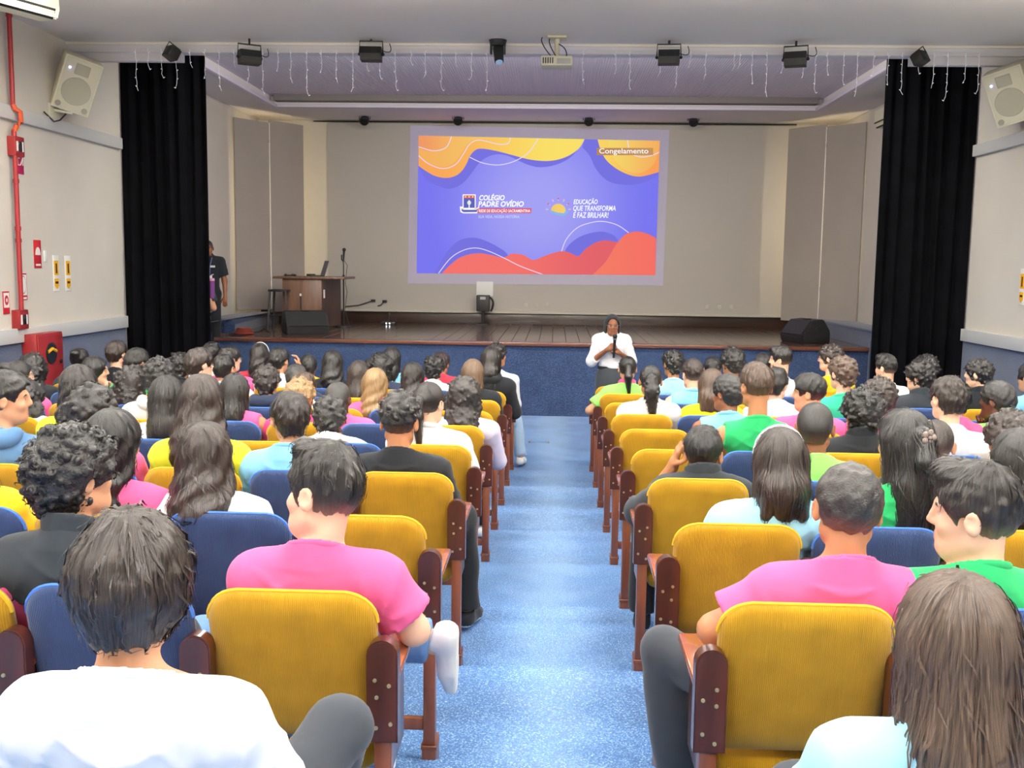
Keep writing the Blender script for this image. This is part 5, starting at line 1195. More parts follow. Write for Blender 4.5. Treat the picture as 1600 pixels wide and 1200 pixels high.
flat('sun', [(935 + 46 * math.cos(a), 512 + 44 * math.sin(a)) for a in [math.pi * (1 + k / 16) for k in range(17)]] + [(970, 528), (905, 520)], 7, light_mat('slide_sun', srgb(255, 190, 60), srgb(255, 214, 90), ES, 'X', cx_, cx_ + .5))
line('wave', [(885, 515), (915, 525), (945, 535), (975, 532), (992, 514)], 7, 8, light_mat('slide_wave', srgb(120, 190, 240), None, ES))
for a in range(7):
    t = math.pi * (1 + (a + .15) / 6.3); c, s = math.cos(t), math.sin(t); x, y = 935 + 70 * c, 508 + 66 * s
    line('ray', [(935 + 62 * c, 508 + 60 * s), (x, y)], 2, 8, light_mat('slide_ray', srgb(230, 220, 250), None, ES)); flat('ray_heart', disc(935 + 74 * c, 508 + 72 * s, 5.5, 8), 8, m_redl if a % 2 else light_mat('slide_ray_pink', srgb(240, 180, 210), None, ES))
# projector's light spill painted as a faintly glowing violet frame round the slide
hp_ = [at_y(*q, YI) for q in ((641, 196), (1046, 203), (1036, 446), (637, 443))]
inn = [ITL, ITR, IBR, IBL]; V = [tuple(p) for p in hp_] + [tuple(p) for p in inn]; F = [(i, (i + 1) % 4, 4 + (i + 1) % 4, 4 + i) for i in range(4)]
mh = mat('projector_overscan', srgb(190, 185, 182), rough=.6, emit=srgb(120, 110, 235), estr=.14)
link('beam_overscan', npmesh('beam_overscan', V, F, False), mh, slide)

# ================================================================== stage lights, projector, fairy lights along the fascia
def yoke(bb, w, h, r=.008): bb.tube([(-w, 0, 0), (-w, 0, h), (w, 0, h), (w, 0, 0)], r, 6); return bb
def flood(px, py, yaw, label, sc=1.0):
    p = at_y(px, py, YF - .22); top = ZC - .0; h = top - p.z
    t = empty('stage_floodlight', (p.x, p.y, p.z), label, 'stage light', 'floodlights along the fascia', (0, 0, yaw))
    b = B(); b.prism([(-.07, -.07), (.07, -.075), (.09, .02), (.05, .075), (-.06, .075), (-.085, .0)], -.115 * sc, .115 * sc, 'X'); b.obj('housing', M_DARKM, t)
    box('lens', M_GLASS, -.1 * sc, .1 * sc, .07, .085, -.055, .03, .004, parent=t)
    y = B(); y.tube([(-.13 * sc, 0, 0), (-.125 * sc, 0, min(.14, h)), (.125 * sc, 0, min(.14, h)), (.13 * sc, 0, 0)], .0085, 6); y.obj('yoke', M_DARKM, t, smooth=True)
    B().cyl((0, 0, min(.14, h) - .005), (0, 0, h), .012).obj('clamp', M_DARKM, t)
    B().ball((-.13 * sc, 0, 0), .018, 8).ball((.13 * sc, 0, 0), .018, 8).obj('yoke_knob', M_DARKM, t, smooth=True)
    B().tube(bez((.1, 0, .05), (.26, .02, -.02), (.2, 0, .12)), .005, 5).obj('cable', M_BLACK, t, smooth=True)
for px, py, yw, lb in ((390, 90, .55, 'black floodlight at an angle, second from left on the fascia'), (580, 85, .06, 'black floodlight with square yoke, third from left on the fascia'), (1045, 90, -.08, 'black floodlight right of the projector on the fascia'), (1243, 93, -.3, 'black floodlight second from right on the fascia')): flood(px, py, yw, lb)
for px, py, s, lb in ((268, 82, 1, 'small tilted black floodlight above the left curtain'), (1438, 90, -1, 'small tilted black floodlight above the right curtain')):
    p = at_y(px, py, YF - .15); t = empty('stage_floodlight', p, lb, 'stage light', 'floodlights along the fascia', (0, s * .5, s * .9))
    box('housing', M_DARKM, -.065, .065, -.09, .06, -.08, .05, .012, parent=t); box('lens', M_GLASS, -.055, .055, .06, .07, -.07, .04, .003, parent=t)
    B().tube([(-.08, 0, 0), (-.075, 0, .09), (.075, 0, .09), (.08, 0, 0)], .007, 6).obj('yoke', M_DARKM, t)
p = at_y(778, 62, YF - .2)
t = empty('moving_head_light', (p.x, p.y, ZC), 'black moving-head spotlight near the middle of the fascia', 'stage light')
B().cyl((0, 0, 0), (0, 0, -.05), .1, .085, 16).obj('base', M_BLACK, t, smooth=True)
b = B().box(-.085, -.06, -.04, .04, -.15, -.03, .008).box(.06, .085, -.04, .04, -.15, -.03, .008).box(-.085, .085, -.05, .05, -.06, -.03, .008); b.obj('yoke', M_BLACK, t, smooth=True)
b = B().cyl((0, .02, -.08), (.02, -.06, -.24), .058, .05, 14); b.obj('head', M_BLACK, t, smooth=True)
B().cyl((.02, -.062, -.243), (.021, -.065, -.249), .04, .04, 14).obj('lens', mat('blue_glass', (.1, .16, .24), rough=.05, emit=(.5, .7, 1), estr=.4), t)
p = at_y(870, 98, YF - .35)
t = empty('projector', (p.x, p.y, p.z), 'white ceiling-mounted projector aimed at the stage wall', 'projector')
box('body', M_CREAM, -.17, .17, -.13, .13, -.055, .055, .02, parent=t)
B().cyl((0, 0, .055), (0, 0, ZC - p.z), .028, .028, 12).obj('mount_pole', M_CREAM, t, smooth=True); box('ceiling_plate', M_CREAM, -.1, .1, -.1, .1, ZC - p.z - .02, ZC - p.z, .004, parent=t)
B().cyl((.06, .13, 0), (.06, .16, 0), .035, .035, 14).obj('lens', mat('projector_lens', (.3, .3, .6), rough=.05, emit=srgb(150, 150, 255), estr=6.), t, smooth=True)
for k in range(5): box('vent', M_DARKM, -.15 + k * .025, -.138 + k * .025, -.134, -.128, -.03, .03, parent=t)
box('port_panel', M_GREYM, .0, .15, -.134, -.129, -.035, .02, parent=t)
B().tube(bez((-.05, -.12, .03), (-.2, -.1, .2), (-.16, 0, ZC - p.z)), .006, 5).tube(bez((0, -.12, .03), (-.12, -.12, .2), (-.07, 0, ZC - p.z)), .006, 5).tube(bez((.1, -.12, .03), (.12, -.14, .12), (.02, -.05, ZC - p.z - .08)), .006, 5).obj('cables', M_BLACK, t, smooth=True)
# icicle fairy lights
t = empty('icicle_light_string', (0, 0, 0), 'string of white icicle fairy lights hanging along the fascia', 'fairy lights')
rnd = random.Random(4); M_ICE = mat('fairy_light_wire', srgb(236, 236, 244), rough=.4, emit=(1, 1, 1), estr=.16)
B().tube([(at_y(x, 76 + (x - 200) * .008, YF - .05).x, YF - .052, ZC - .075 + .006 * math.sin(x)) for x in range(205, 1540, 12)], .0018, 4).obj('lead_wire', M_SOFF, t)
IC = [(212, 142), (231, 109), (252, 122), (275, 138), (297, 106), (320, 123), (342, 142), (365, 105), (388, 130), (410, 147), (434, 112), (454, 130), (479, 150), (502, 114), (525, 130), (551, 144), (574, 112), (594, 124), (618, 142), (642, 102), (665, 122), (690, 142), (712, 105), (737, 125), (761, 142), (911, 132), (963, 116), (985, 140), (1032, 120), (1058, 138), (1079, 106), (1103, 125), (1148, 111), (1157, 108), (1176, 132), (1199, 152), (1224, 115), (1257, 122), (1275, 146), (1294, 118), (1319, 133), (1341, 151), (1366, 119), (1388, 133), (1411, 148), (1436, 116), (1460, 138), (1482, 158), (1510, 130), (1531, 147)]
for x, yb in IC:
    a = at_y(x, 80, YF - .06); bz = at_y(x, yb, YF - .06).z; L_ = ZC - .08 - bz; n = max(3, int(L_ / .045)); b = B()
    pts = [(a.x + rnd.uniform(-.006, .006), YF - .06 + rnd.uniform(-.005, .005), ZC - .08 - L_ * k / n) for k in range(n + 1)]
    pts[-1] = (pts[-1][0] + rnd.choice((-1, 1)) * .018, pts[-1][1], pts[-1][2]); b.tube(pts, .0027, 4)
    for k in range(1, n + 1, 2):
        q = pts[k]; s = rnd.choice((-1, 1)); b.tube([q, (q[0] + s * .014, q[1], q[2] + .012)], [.0035, .005], 4)
    b.obj('strand', M_ICE, t)
# four par cans along the back of the stage ceiling
for px, py, lb in ((570, 187, 'leftmost'), (716, 187, 'second from left'), (920, 188, 'third from left'), (1083, 189, 'rightmost')):
    Yp = YB - .55; p = at_y(px, py, Yp); t = empty('par_can', p, 'small black par can under the stage soffit, %s of four' % lb, 'stage light', 'par cans at the back of the stage')
    B().cyl((0, .06, .03), (0, -.075, -.035), .075, .085, 16).obj('can', M_BLACK, t, smooth=True); B().cyl((0, -.076, -.0352), (0, -.079, -.0362), .07, .07, 16).obj('lens', M_GLASS, t)
    h = ZSOF - p.z; B().tube([(-.1, 0, 0), (-.1, 0, .14), (.1, 0, .14), (.1, 0, 0)], .008, 6).tube([(0, 0, .14), (0, 0, h)], .012, 6).obj('yoke', M_DARKM, t, smooth=True)
    B().tube(bez((.0, .06, .05), (.2, .05, .1), (.12, .02, h)), .006, 5).obj('cable', M_BLACK, t, smooth=True)

# ================================================================== furniture on the stage
def onst(px, py): return at_z(px, py, ZS)
# desk
d0 = onst(440, 522); YD = 17.0
xl_, xr_ = at_y(442, 470, YD).x, at_y(503, 470, YD).x; zt_ = at_y(480, 432, YD).z; xt0, xt1 = at_y(428, 432, YD).x, at_y(543, 432, YD + .2).x
MD = wood('desk_walnut', srgb(96, 70, 56), srgb(128, 96, 78), rough=.4, coat=.1)
t = empty('lectern_desk', ((xl_ + xr_) / 2, YD, ZS), 'brown wooden presenter desk with overhanging top at left of stage', 'desk'); ox = t.location.x
xbr = at_y(531, 470, YD + .75).x
box('tabletop', MD, xt0 - ox, xt1 - ox, -.08, .85, zt_ - ZS - .04, zt_ - ZS, .006, parent=t)
fr = box('front_panel', MD, xl_ - ox, xr_ - ox, -.02, .02, .02, zt_ - ZS - .04, .004, parent=t)
box('cable_slot', M_DARKM, (xl_ + xr_) / 2 - ox - .035, (xl_ + xr_) / 2 - ox - .012, -.024, -.018, .3, .55, parent=fr); box('white_tag', M_WHITE, (xl_ + xr_) / 2 - ox - .04, (xl_ + xr_) / 2 - ox - .01, -.026, -.02, .55, .59, parent=fr)
M2 = Matrix.Translation((xr_ - ox, 0, 0)) @ Matrix.Rotation(math.atan2(.75, xbr - xr_), 4, 'Z'); Ls = math.hypot(.75, xbr - xr_)
sd = B().box(0, Ls, -.02, .02, .02, zt_ - ZS - .04, .004, 1, M2).obj('side_panel', wood('desk_dark', srgb(58, 40, 34), srgb(78, 56, 46), rough=.45, coat=.1), t)
B().box(.02, .06, -.03, -.018, .52, .66, 0, 1, M2).obj('white_switch', M_WHITE, sd); box('left_panel', MD, xl_ - ox, xl_ - ox + .03, .02, .8, .02, zt_ - ZS - .04, .004, parent=t)
for dx, dy in ((xl_ - ox + .05, .03), (xr_ - ox - .05, .03), (xbr - ox - .05, .7)): B().cyl((dx, dy, 0), (dx, dy, .05), .02).obj('foot', M_DARKM, t)
# laptop, mouse and cables on the desk
lp = at_y(492, 431, YD + .3); t = empty('laptop', (lp.x, YD + .35, zt_), 'grey open laptop on the stage desk', 'laptop', rot=(0, 0, -1.15))
box('base', M_DARKM, -.17, .17, -.12, .12, 0, .018, .004, parent=t)
B().box(-.17, .17, -.006, .006, 0, .26, .004, 1, Matrix.Translation((0, .12, .016)) @ Matrix.Rotation(-.3, 4, 'X')).obj('screen', mat('laptop_lid', srgb(92, 92, 118), rough=.35, metal=.5), t); box('keyboard', M_BLACK, -.15, .15, -.08, .09, .018, .021, parent=t)
for px, lb, sx in ((452, 'small black headset lying at the left end of the stage desk', 1), (462, 'black computer mouse beside the laptop on the stage desk', .7), (487, 'black adapter box next to the laptop on the stage desk', 1.2)):
    q = at_y(px, 431, YD + .25); bb = B()
    if 'headset' in lb: bb.tube([(.07 * math.cos(a), .07 * math.sin(a), .012) for a in [k * .5 for k in range(10)]], .009, 6).ball((.07, 0, .02), .022, 8).ball((-.03, -.06, .02), .022, 8); nm = 'headset'
    elif 'mouse' in lb: bb.ball((0, 0, .012), .035, 10, (.8, 1.4, .6)); nm = 'computer_mouse'
    else: bb.box(-.07, .07, -.03, .03, 0, .04, .006).tube([(.07, 0, .02), (.12, .03, .01), (.2, 0, .008)], .005, 5); nm = 'power_adapter'
    bb.obj(nm, M_BLACK, smooth=True, loc=(q.x, YD + .2, zt_ + .002), label=lb, cat='device')
# stool
q = onst(426, 514); t = empty('stool', (q.x + .12, 16.9, ZS), 'tall black wooden stool left of the stage desk', 'stool'); h = at_y(430, 452, 16.9).z - ZS
box('seat', M_BLACK, -.16, .16, -.16, .16, h - .035, h, .008, parent=t)
for sx in (-1, 1):
    for sy in (-1, 1): B().tube([(sx * .17, sy * .17, 0), (sx * .13, sy * .13, h - .03)], [.02, .02], 4).obj('leg', M_BLACK, t)
for a, b in (((-.155, -.155), (.155, -.155)), ((-.155, .155), (.155, .155)), ((-.155, -.155), (-.155, .155)), ((.155, -.155), (.155, .155))): B().cyl((*a, h * .35), (*b, h * .35), .01, seg=6).obj('stretcher', M_BLACK, t)
# microphone stand beside the desk
ym = 17.55; q = at_y(537, 470, ym); zt2 = at_y(537, 387, ym).z - ZS
t = empty('microphone_stand', (q.x, ym, ZS), 'black microphone stand with microphone right of the stage desk', 'microphone')
B().cyl((0, 0, 0), (0, 0, .025), .13, .12, 18).obj('base', M_BLACK, t, smooth=True); B().cyl((0, 0, .02), (0, 0, zt2 * .62), .012).cyl((0, 0, zt2 * .6), (-.0, 0, zt2 - .2), .009).obj('pole', M_BLACK, t, smooth=True)
B().cyl((0, 0, zt2 * .6), (0, 0, zt2 * .66), .02).obj('collar', M_DARKM, t); B().tube([(0, 0, zt2 - .24), (-.03, 0, zt2 - .2), (-.03, 0, zt2 - .12)], .013, 6).obj('clip', M_BLACK, t, smooth=True)
mm = B().cyl((-.0, 0, zt2 - .22), (.01, 0, zt2 - .06), .014, .02); mc = mm.obj('microphone', M_BLACK, t, smooth=True); B().ball((.012, 0, zt2 - .035), .032, 10).obj('grille', M_DARKM, mc, smooth=True)
B().tube([(0, 0, zt2 - .2), (.065, 0, zt2 - .3), (.03, 0, zt2 * .55), (.06, 0, zt2 * .45), (.02, 0, .3), (.1, 0, .03)], .005, 5).obj('cable', M_BLACK, t, smooth=True)
# floor monitors
def wedge(name, c, rot, label, w=.62):
    t = empty(name, c, label, 'loudspeaker', 'stage wedge monitors', (0, 0, rot))
    prof = [(-.22, 0), (.24, 0), (.27, .12), (.10, .34), (-.10, .36), (-.22, .18)]
    b = B().prism(prof, -w / 2, w / 2, 'X'); bmesh.ops.bevel(b.bm, geom=b.bm.edges[:], offset=.014, segments=2, affect='EDGES'); b.obj('cabinet', M_BLACK, t, smooth=True)
    for s in (-1, 1): B().cyl((s * w / 2, .0, .2), (s * (w / 2 + .006), .0, .2), .045, .045, 14).obj('pole_socket', M_DARKM, t, smooth=True)
    g = B(); a = math.atan2(.22, -.17); g.box(-w / 2 + .04, w / 2 - .04, -.13, .13, -.004, .004, .002, 1, Matrix.Translation((0, .19, .235)) @ Matrix.Rotation(a, 4, 'X')); g.obj('grille', M_DARKM, t)
    box('handle', M_DARKM, -.06, .06, -.04, .04, .355, .364, .003, parent=t)
    return t
q = onst(472, 522); w_ = wedge('stage_monitor', (q.x + .0, 15.95, ZS), math.pi + .45, 'black wedge loudspeaker on the stage in front of the desk', .66)
q = onst(1250, 532); w_ = wedge('stage_monitor', (q.x, 15.75, ZS), 1.9, 'black wedge loudspeaker at the right end of the stage', .62)
box('connector_plate', M_GREYM, .311, .318, -.1, .05, .06, .16, .002, parent=w_)
# bits on the stage floor
q = onst(381, 522); t = empty('cable_coil', (q.x, q.y, ZS), 'orange coiled cable lying at the left end of the stage', 'cable')
b = B()
for k in range(5): b.tube([((.13 - .012 * k) * math.cos(a) * 1.2, (.13 - .012 * k) * math.sin(a), .015 + .018 * k) for a in [j * .45 for j in range(15)]], .011, 5)
b.obj('coil', mat('orange_cable', srgb(128, 52, 40), rough=.5), t, smooth=True); B().tube([(.15, 0, .02), (.25, .05, .05), (.32, 0, .09), (.36, .08, .03)], .014, 6).obj('plug', M_BLACK, t, smooth=True)
q = onst(607, 497); t = empty('wireless_receiver', (q.x, 18.6, ZS), 'small black wireless receiver with glowing lights and two antennas', 'receiver'); t.location.x = at_y(607, 490, 18.6).x
box('case', M_BLACK, -.13, .13, -.06, .06, .0, .05, .004, parent=t)
for dx in (-.03, .03): B().ball((dx, -.062, .026), .011, 8).obj('indicator', mat('white_led', (1, 1, 1), emit=(.8, .85, 1), estr=9), t)
for dx in (0, .13): B().cyl((dx, .05, .05), (dx + .005, .06, .24), .006, seg=6).obj('antenna', M_BLACK, t)
Y_ = YB - .15; a, b = at_y(744, 440, Y_), at_y(770, 463, Y_)
box('wall_panel', M_WHITE, a.x, b.x, YB - .075, YB - .062, b.z, a.z, .004, label='square white plate on the wall above the black amplifier', cat='wall plate')
t = empty('amplifier', (at_y(755, 470, YB - .3).x, YB - .3, ZS), 'black portable amplifier with cable below the white wall plate', 'amplifier'); zz = at_y(755, 461, YB - .3).z - ZS; z0 = at_y(755, 486, YB - .3).z - ZS
st = box('stand', M_BLACK, -.11, .11, -.1, .1, 0, .02, parent=t); B().cyl((0, 0, .02), (0, 0, z0 + .01), .025).obj('stand_pole', M_BLACK, t); box('case', M_BLACK, -.12, .12, -.1, .1, z0, zz, .012, parent=t)
B().tube(bez((.12, -.05, zz - .04), (.24, -.08, zz - .1), (.15, -.05, z0 + .0)), .02, 6).obj('handle', M_BLACK, t, smooth=True); box('label_plate', M_GREYM, -.05, .05, -.104, -.1, zz - .08, zz - .03, parent=t)
for k, (px, py, px2, py2) in enumerate(((540, 479, 582, 470), (590, 478, 600, 471))):
    a, b = at_y(px, py, YB - .1), at_y(px2, py2, YB - .1); bb = B().tube([a, (a + b) / 2 + Vector((0, 0, -.03)), b], .01, 5).box(b.x - .03, b.x + .05, YB - .11, YB - .06, b.z - .02, b.z + .025, .004)
    bb.obj('wall_cable', M_BLACK, label=['black cable with plug on the stage wall near the desk', 'short black cable and plug right of the desk cable'][k], cat='cable', smooth=True)
for k, (px, py) in enumerate(((822, 477), (838, 477), (855, 476), (1105, 480), (1124, 480), (1143, 480))):
    p = at_y(px, py, YB - .065); box('wall_socket', M_BACKW, p.x - .035, p.x + .035, YB - .072, YB - .058, p.z - .04, p.z + .04, .004, label='small pale wall socket, %s of six along the board bottom' % ['first', 'second', 'third', 'fourth', 'fifth', 'last'][k], cat='socket', group='sockets under the board')
# air conditioners
def split_ac(name, c, rot, w, label):
    t = empty(name, c, label, 'air conditioner', rot=(0, 0, rot))
    prof = [(-.12, 0), (.10, 0), (.13, .08), (.12, .26), (-.12, .28)]
    b = B().prism(prof, -w / 2, w / 2, 'X'); bmesh.ops.bevel(b.bm, geom=b.bm.edges[:], offset=.012, segments=2, affect='EDGES'); b.obj('casing', M_CREAM, t, smooth=True)
    B().box(-w / 2 + .06, w / 2 - .06, -.05, .05, -.006, .006, 0, 1, Matrix.Translation((0, .115, .035)) @ Matrix.Rotation(1.1, 4, 'X')).obj('air_outlet', M_DARKM, t)
    for k in range(3): B().box(-w / 2 + .07, w / 2 - .07, -.004, .004, -.02, .02, 0, 1, Matrix.Translation((0, .125, .02 + k * .022)) @ Matrix.Rotation(.5, 4, 'X')).obj('louvre', M_CREAM, t)
    return t
split_ac('ceiling_air_conditioner', (at_y(20, 8, 9.2).x + .02, 8.9, ZC - .30), -math.pi / 2 - .4, 1.1, 'white ceiling air conditioner at the top left corner')
q = at_y(1352, 178, 15.6); split_ac('wall_air_conditioner', (XR - .16, 15.6, at_y(1352, 190, 15.6).z), math.pi / 2, 1.5, 'white wall air conditioner beside the right curtain')

# ================================================================== things on the side walls
def wall_speaker(px, py, X, s, label):
    p = at_x(px, py, X); c = Vector((X + s * .22, p.y, p.z))
    t = empty('wall_loudspeaker', c, label, 'loudspeaker', 'cream wall loudspeakers'); t.rotation_euler = (math.radians(-20), math.radians(-15 * s), math.radians(37 * s) + math.pi)
    # local: front = +y after turn towards the audience
    b = B().box(-.2, .2, -.16, .16, -.3, .3, .015); b.obj('cabinet', M_CREAM, t, smooth=True)
    B().box(-.18, .18, .158, .166, -.28, .28, .004).obj('baffle', mat('cream_baffle', srgb(206, 202, 178), rough=.7), t, smooth=True)
    MG = mat('speaker_grille', srgb(172, 170, 150), rough=.8, bump=.3, bscale=300)
    B().cyl((0, .164, -.06), (0, .172, -.06), .155, .15, 28).obj('woofer', MG, t, smooth=True); box('tweeter_horn', MG, -.075, .075, .164, .174, .12, .24, .006, parent=t)
    for dx in (-.14, .14): B().cyl((dx, .164, -.24), (dx, .17, -.24), .032, .032, 14).obj('bass_port', mat('port_grey', srgb(150, 148, 130), rough=.8), t, smooth=True)
    B().ball((.13, .168, .17), .012, 8).obj('power_light', mat('blue_led', (.3, .3, 1), emit=(.35, .35, 1), estr=12), t)
    return t, p
t, p = wall_speaker(88, 130, XL, 1, 'cream wall loudspeaker with blue light above the left rail')
bk = B().tube([(XL, p.y - .1, p.z - .3), (XL + .2, p.y - .05, p.z - .33)], .02, 6).box(XL, XL + .02, p.y - .2, p.y, p.z - .4, p.z - .24).obj('speaker_bracket', M_CREAM, label='cream bracket and cables under the left wall loudspeaker', cat='bracket')
B().tube([(XL + .02, p.y - .35, p.z - .36), (XL + .08, p.y - .25, p.z - .45), (XL + .1, p.y - .15, p.z - .42), (XL + .12, p.y - .05, p.z - .34)], .009, 5).obj('cable', M_BLACK, bk, smooth=True)
t, p = wall_speaker(1612, 147, XR, -1, 'cream wall loudspeaker high on the right wall')
# fire-hose riser pipe, box, signs
t = empty('fire_pipe', (XL, at_x(16, 300, XL).y, 0), 'red fire pipe running down the left wall', 'pipe'); yp = t.location.y
zb = at_x(25, 494, XL).z; z1, z2 = at_x(14, 205, XL).z, at_x(10, 168, XL).z; zt3 = ZC
B().cyl((.065, 0, zb), (.065, 0, z1), .024).cyl((.065, 0, z2), (.065, 0, zt3), .024).obj('riser', M_PIPE, t, smooth=True)
B().tube([(.065, 0, z1), (.08, .03, z1 + .05), (.11, .06, (z1 + z2) / 2 - .02), (.11, .05, (z1 + z2) / 2 + .08), (.08, .01, z2 - .01), (.065, 0, z2 + .03)], .027, 8).obj('bypass_bend', M_PIPEO, t, smooth=True)
for z in (zt3 - .02, z1 - .5, zb + .9, z1 - 1.1): B().cyl((.065, 0, z - .02), (.065, 0, z + .02), .031).obj('coupling', M_PIPE, t, smooth=True)
def alarm(px, py, label):
    p = at_x(px, py, XL); q = empty('fire_alarm_box', (XL, p.y, p.z), label, 'alarm box', 'fire alarm boxes on the red pipe')
    box('case', M_RED, 0, .09, -.09, .09, -.1, .1, .008, parent=q); box('window', M_GLASS, .09, .096, -.03, .03, -.05, .05, .003, parent=q); box('notice', M_WHITE, .09, .095, .035, .06, -.05, .05, parent=q); box('notice', M_WHITE, .09, .095, -.07, -.045, -.05, .05, parent=q)
alarm(18, 229, 'red fire alarm box on the pipe below the rail'); alarm(25, 499, 'red fire alarm box at the bottom of the pipe')
def plaque(name, px, py, w, h, m, label, X=XL, s=1):
    p = at_x(px, py, X); t = empty(name, (X, p.y, p.z), label, 'sign'); box('plate', m, 0 if s > 0 else -.008, .008 if s > 0 else 0, -w / 2, w / 2, -h / 2, h / 2, .002, parent=t); return t
def pdisc(t, y, z, ry, rz, m, x=.009, a0=0, a1=360, s=1, name='pictogram', n=20):
    b = B(); P = [(y + ry * math.cos(math.radians(a0 + (a1 - a0) * k / n)), z + rz * math.sin(math.radians(a0 + (a1 - a0) * k / n))) for k in range(n + (0 if a1 - a0 == 360 else 1))]
    b.prism(P, min(s * x, s * (x + .002)), max(s * x, s * (x + .002)), 'X'); return b.obj(name, m, t)
M_SRED = mat('sign_red', srgb(186, 30, 44), rough=.5); M_SMAG = mat('sign_magenta', srgb(176, 24, 84), rough=.5); M_SW = mat('sign_white', srgb(238, 236, 228), rough=.5); M_SY = mat('sign_amber', srgb(238, 178, 40), rough=.5); M_SK = mat('sign_dark', srgb(50, 22, 20), rough=.5)
t = plaque('fire_sign', 30, 252, .15, .26, M_SMAG, 'magenta fire sign beside the pipe below the rail')
for a, b in (((-.05, .03), (-.05, -.04)), ((-.05, -.04), (.0, -.04)), ((.0, -.04), (.05, .04)), ((.05, .04), (.05, -.04)), ((-.05, .03), (-.01, .03))): B().tube([(.011, *a), (.011, *b)], .006, 4).obj('pictogram', M_SW, t)
t = plaque('fire_sign', 58, 397, .15, .3, M_SRED, 'red sign with white dome symbol on the left wall'); pdisc(t, 0, -.01, .055, .085, M_SW, a0=0, a1=180); B().box(.008, .011, -.05, .05, -.125, -.105).obj('caption_strip', M_SW, t)
q = at_x(70, 400, XL); box('light_switch', M_WHITE, XL, XL + .012, q.y - .03, q.y + .03, q.z - .06, q.z + .06, .003, label='small white switch plate beside the red dome sign', cat='switch')
t = plaque('fire_sign', 35, 448, .16, .28, M_SRED, 'red hose reel sign with white disc beside the pipe'); B().box(.008, .0095, -.07, .07, -.09, .125).obj('inner_panel', M_SW, t); pdisc(t, 0, .02, .058, .095, M_SRED, .0095, name='inner_ring'); pdisc(t, 0, .02, .05, .085, M_SW, .0115); B().box(.008, .011, -.06, .06, -.13, -.11).obj('caption_strip', M_SW, t)
t = plaque('fire_sign', 9, 473, .12, .23, M_SRED, 'small red and white alarm sign left of the pipe'); B().box(.008, .0095, -.05, .05, -.05, .1).obj('inner_panel', M_SW, t); pdisc(t, 0, .025, .036, .05, M_SRED, .0095); pdisc(t, 0, .025, .015, .02, M_SW, .0115)
def extinguisher_sign(px, py, X, s, label):
    t = plaque('extinguisher_sign', px, py, .13, .4, M_SW, label, X, s)
    f = lambda a, b: (min(s * a, s * b), max(s * a, s * b))
    B().box(*f(.008, .010), -.05, .05, -.02, .14).obj('amber_panel', M_SY, t); B().box(*f(.01, .012), -.014, .014, .0, .11).obj('extinguisher_symbol', M_SK, t)
    b = B().prism([(-.05, -.06), (.05, -.06), (.05, -.14), (0, -.18), (-.05, -.14)], *f(.008, .010), 'X'); b.obj('amber_arrow', M_SY, t); B().box(*f(.01, .012), -.03, .03, -.115, -.09).obj('arrow_mark', M_SK, t)
extinguisher_sign(87, 427, XL, 1, 'amber extinguisher sign on left wall, nearer of the pair'); extinguisher_sign(105.5, 427, XL, 1, 'amber extinguisher sign on left wall, nearer the black curtain'); extinguisher_sign(1598, 448, XR, -1, 'amber extinguisher sign on the right wall')
# hose cabinet
Xc = XL + .19; y0c, y1c = at_x(57, 525, Xc).y, at_x(98, 522, Xc).y; ztc = at_x(57, 523, Xc).z
t = empty('hose_cabinet', (XL + .03, (y0c + y1c) / 2, 0), 'red fire hose cabinet with round window at the left wall', 'cabinet'); hy = (y1c - y0c) / 2
box('body', M_RED, 0, .155, -hy, hy, .35, ztc, .008, parent=t)
dr = box('door', M_RED, .155, .168, -hy + .02, hy - .02, .37, ztc - .02, .005, parent=t)
pw_ = at_x(79, 552, Xc); yw, zw = pw_.y - (y0c + y1c) / 2, pw_.z
B().cyl((.168, yw, zw), (.176, yw, zw), .115, .115, 28).obj('window_ring', M_DARKM, dr, smooth=True); B().cyl((.176, yw, zw), (.1775, yw, zw), .1, .1, 28).obj('window', M_GLASS, dr, smooth=True)
B().tube([(.179, yw - .085, zw + .02), (.18, yw, zw + .05), (.179, yw + .085, zw + .02)], .018, 6).obj('hose_band', M_SY, dr); B().cyl((.168, hy - .09, zw - .1), (.185, hy - .09, zw - .1), .02).obj('latch', M_DARKM, dr)
for dx in (.03, .13):
    for dy in (-hy + .06, hy - .06): B().cyl((dx, dy, 0), (dx, dy, .36), .02).obj('leg', M_RED, t)
# floor outlet plate in the aisle
q = at_z(842, 691, 0); t = empty('floor_outlet', (q.x, q.y, .0), 'flat metal floor outlet plate in the aisle carpet', 'floor outlet')
box('plate', M_GREYM, -.13, .13, -.07, .07, 0, .006, .002, parent=t); box('lid', mat('blue_inlay', srgb(90, 140, 200), rough=.8), -.1, .1, -.045, .045, .006, .008, parent=t)
for dx in (-.115, .115): B().cyl((dx, -.03, .006), (dx, -.03, .009), .01, seg=8).obj('screw', M_DARKM, t)
q = at_x(1590, 590, XR - .3)
t = empty('cable_hook', (XR - .12, 9.9, .85), 'red and orange cables hanging at the right wall', 'cable'); 
B().tube([(0, 0, .1), (-.1, .1, 0), (-.15, 0, -.08), (-.05, -.1, -.04), (0, 0, .06), (-.12, .05, -.12)], .02, 6).obj('red_cable', M_RED, t, smooth=True); B().tube([(0, .02, .1), (-.12, .04, .06), (-.18, -.04, .0)], .015, 6).obj('orange_cable', M_PIPEO, t, smooth=True); B().tube([(0, 0, .1), (.0, .3, .35), (.08, .6, .45)], .006, 5).obj('thin_wire', M_WHITE, t, smooth=True)

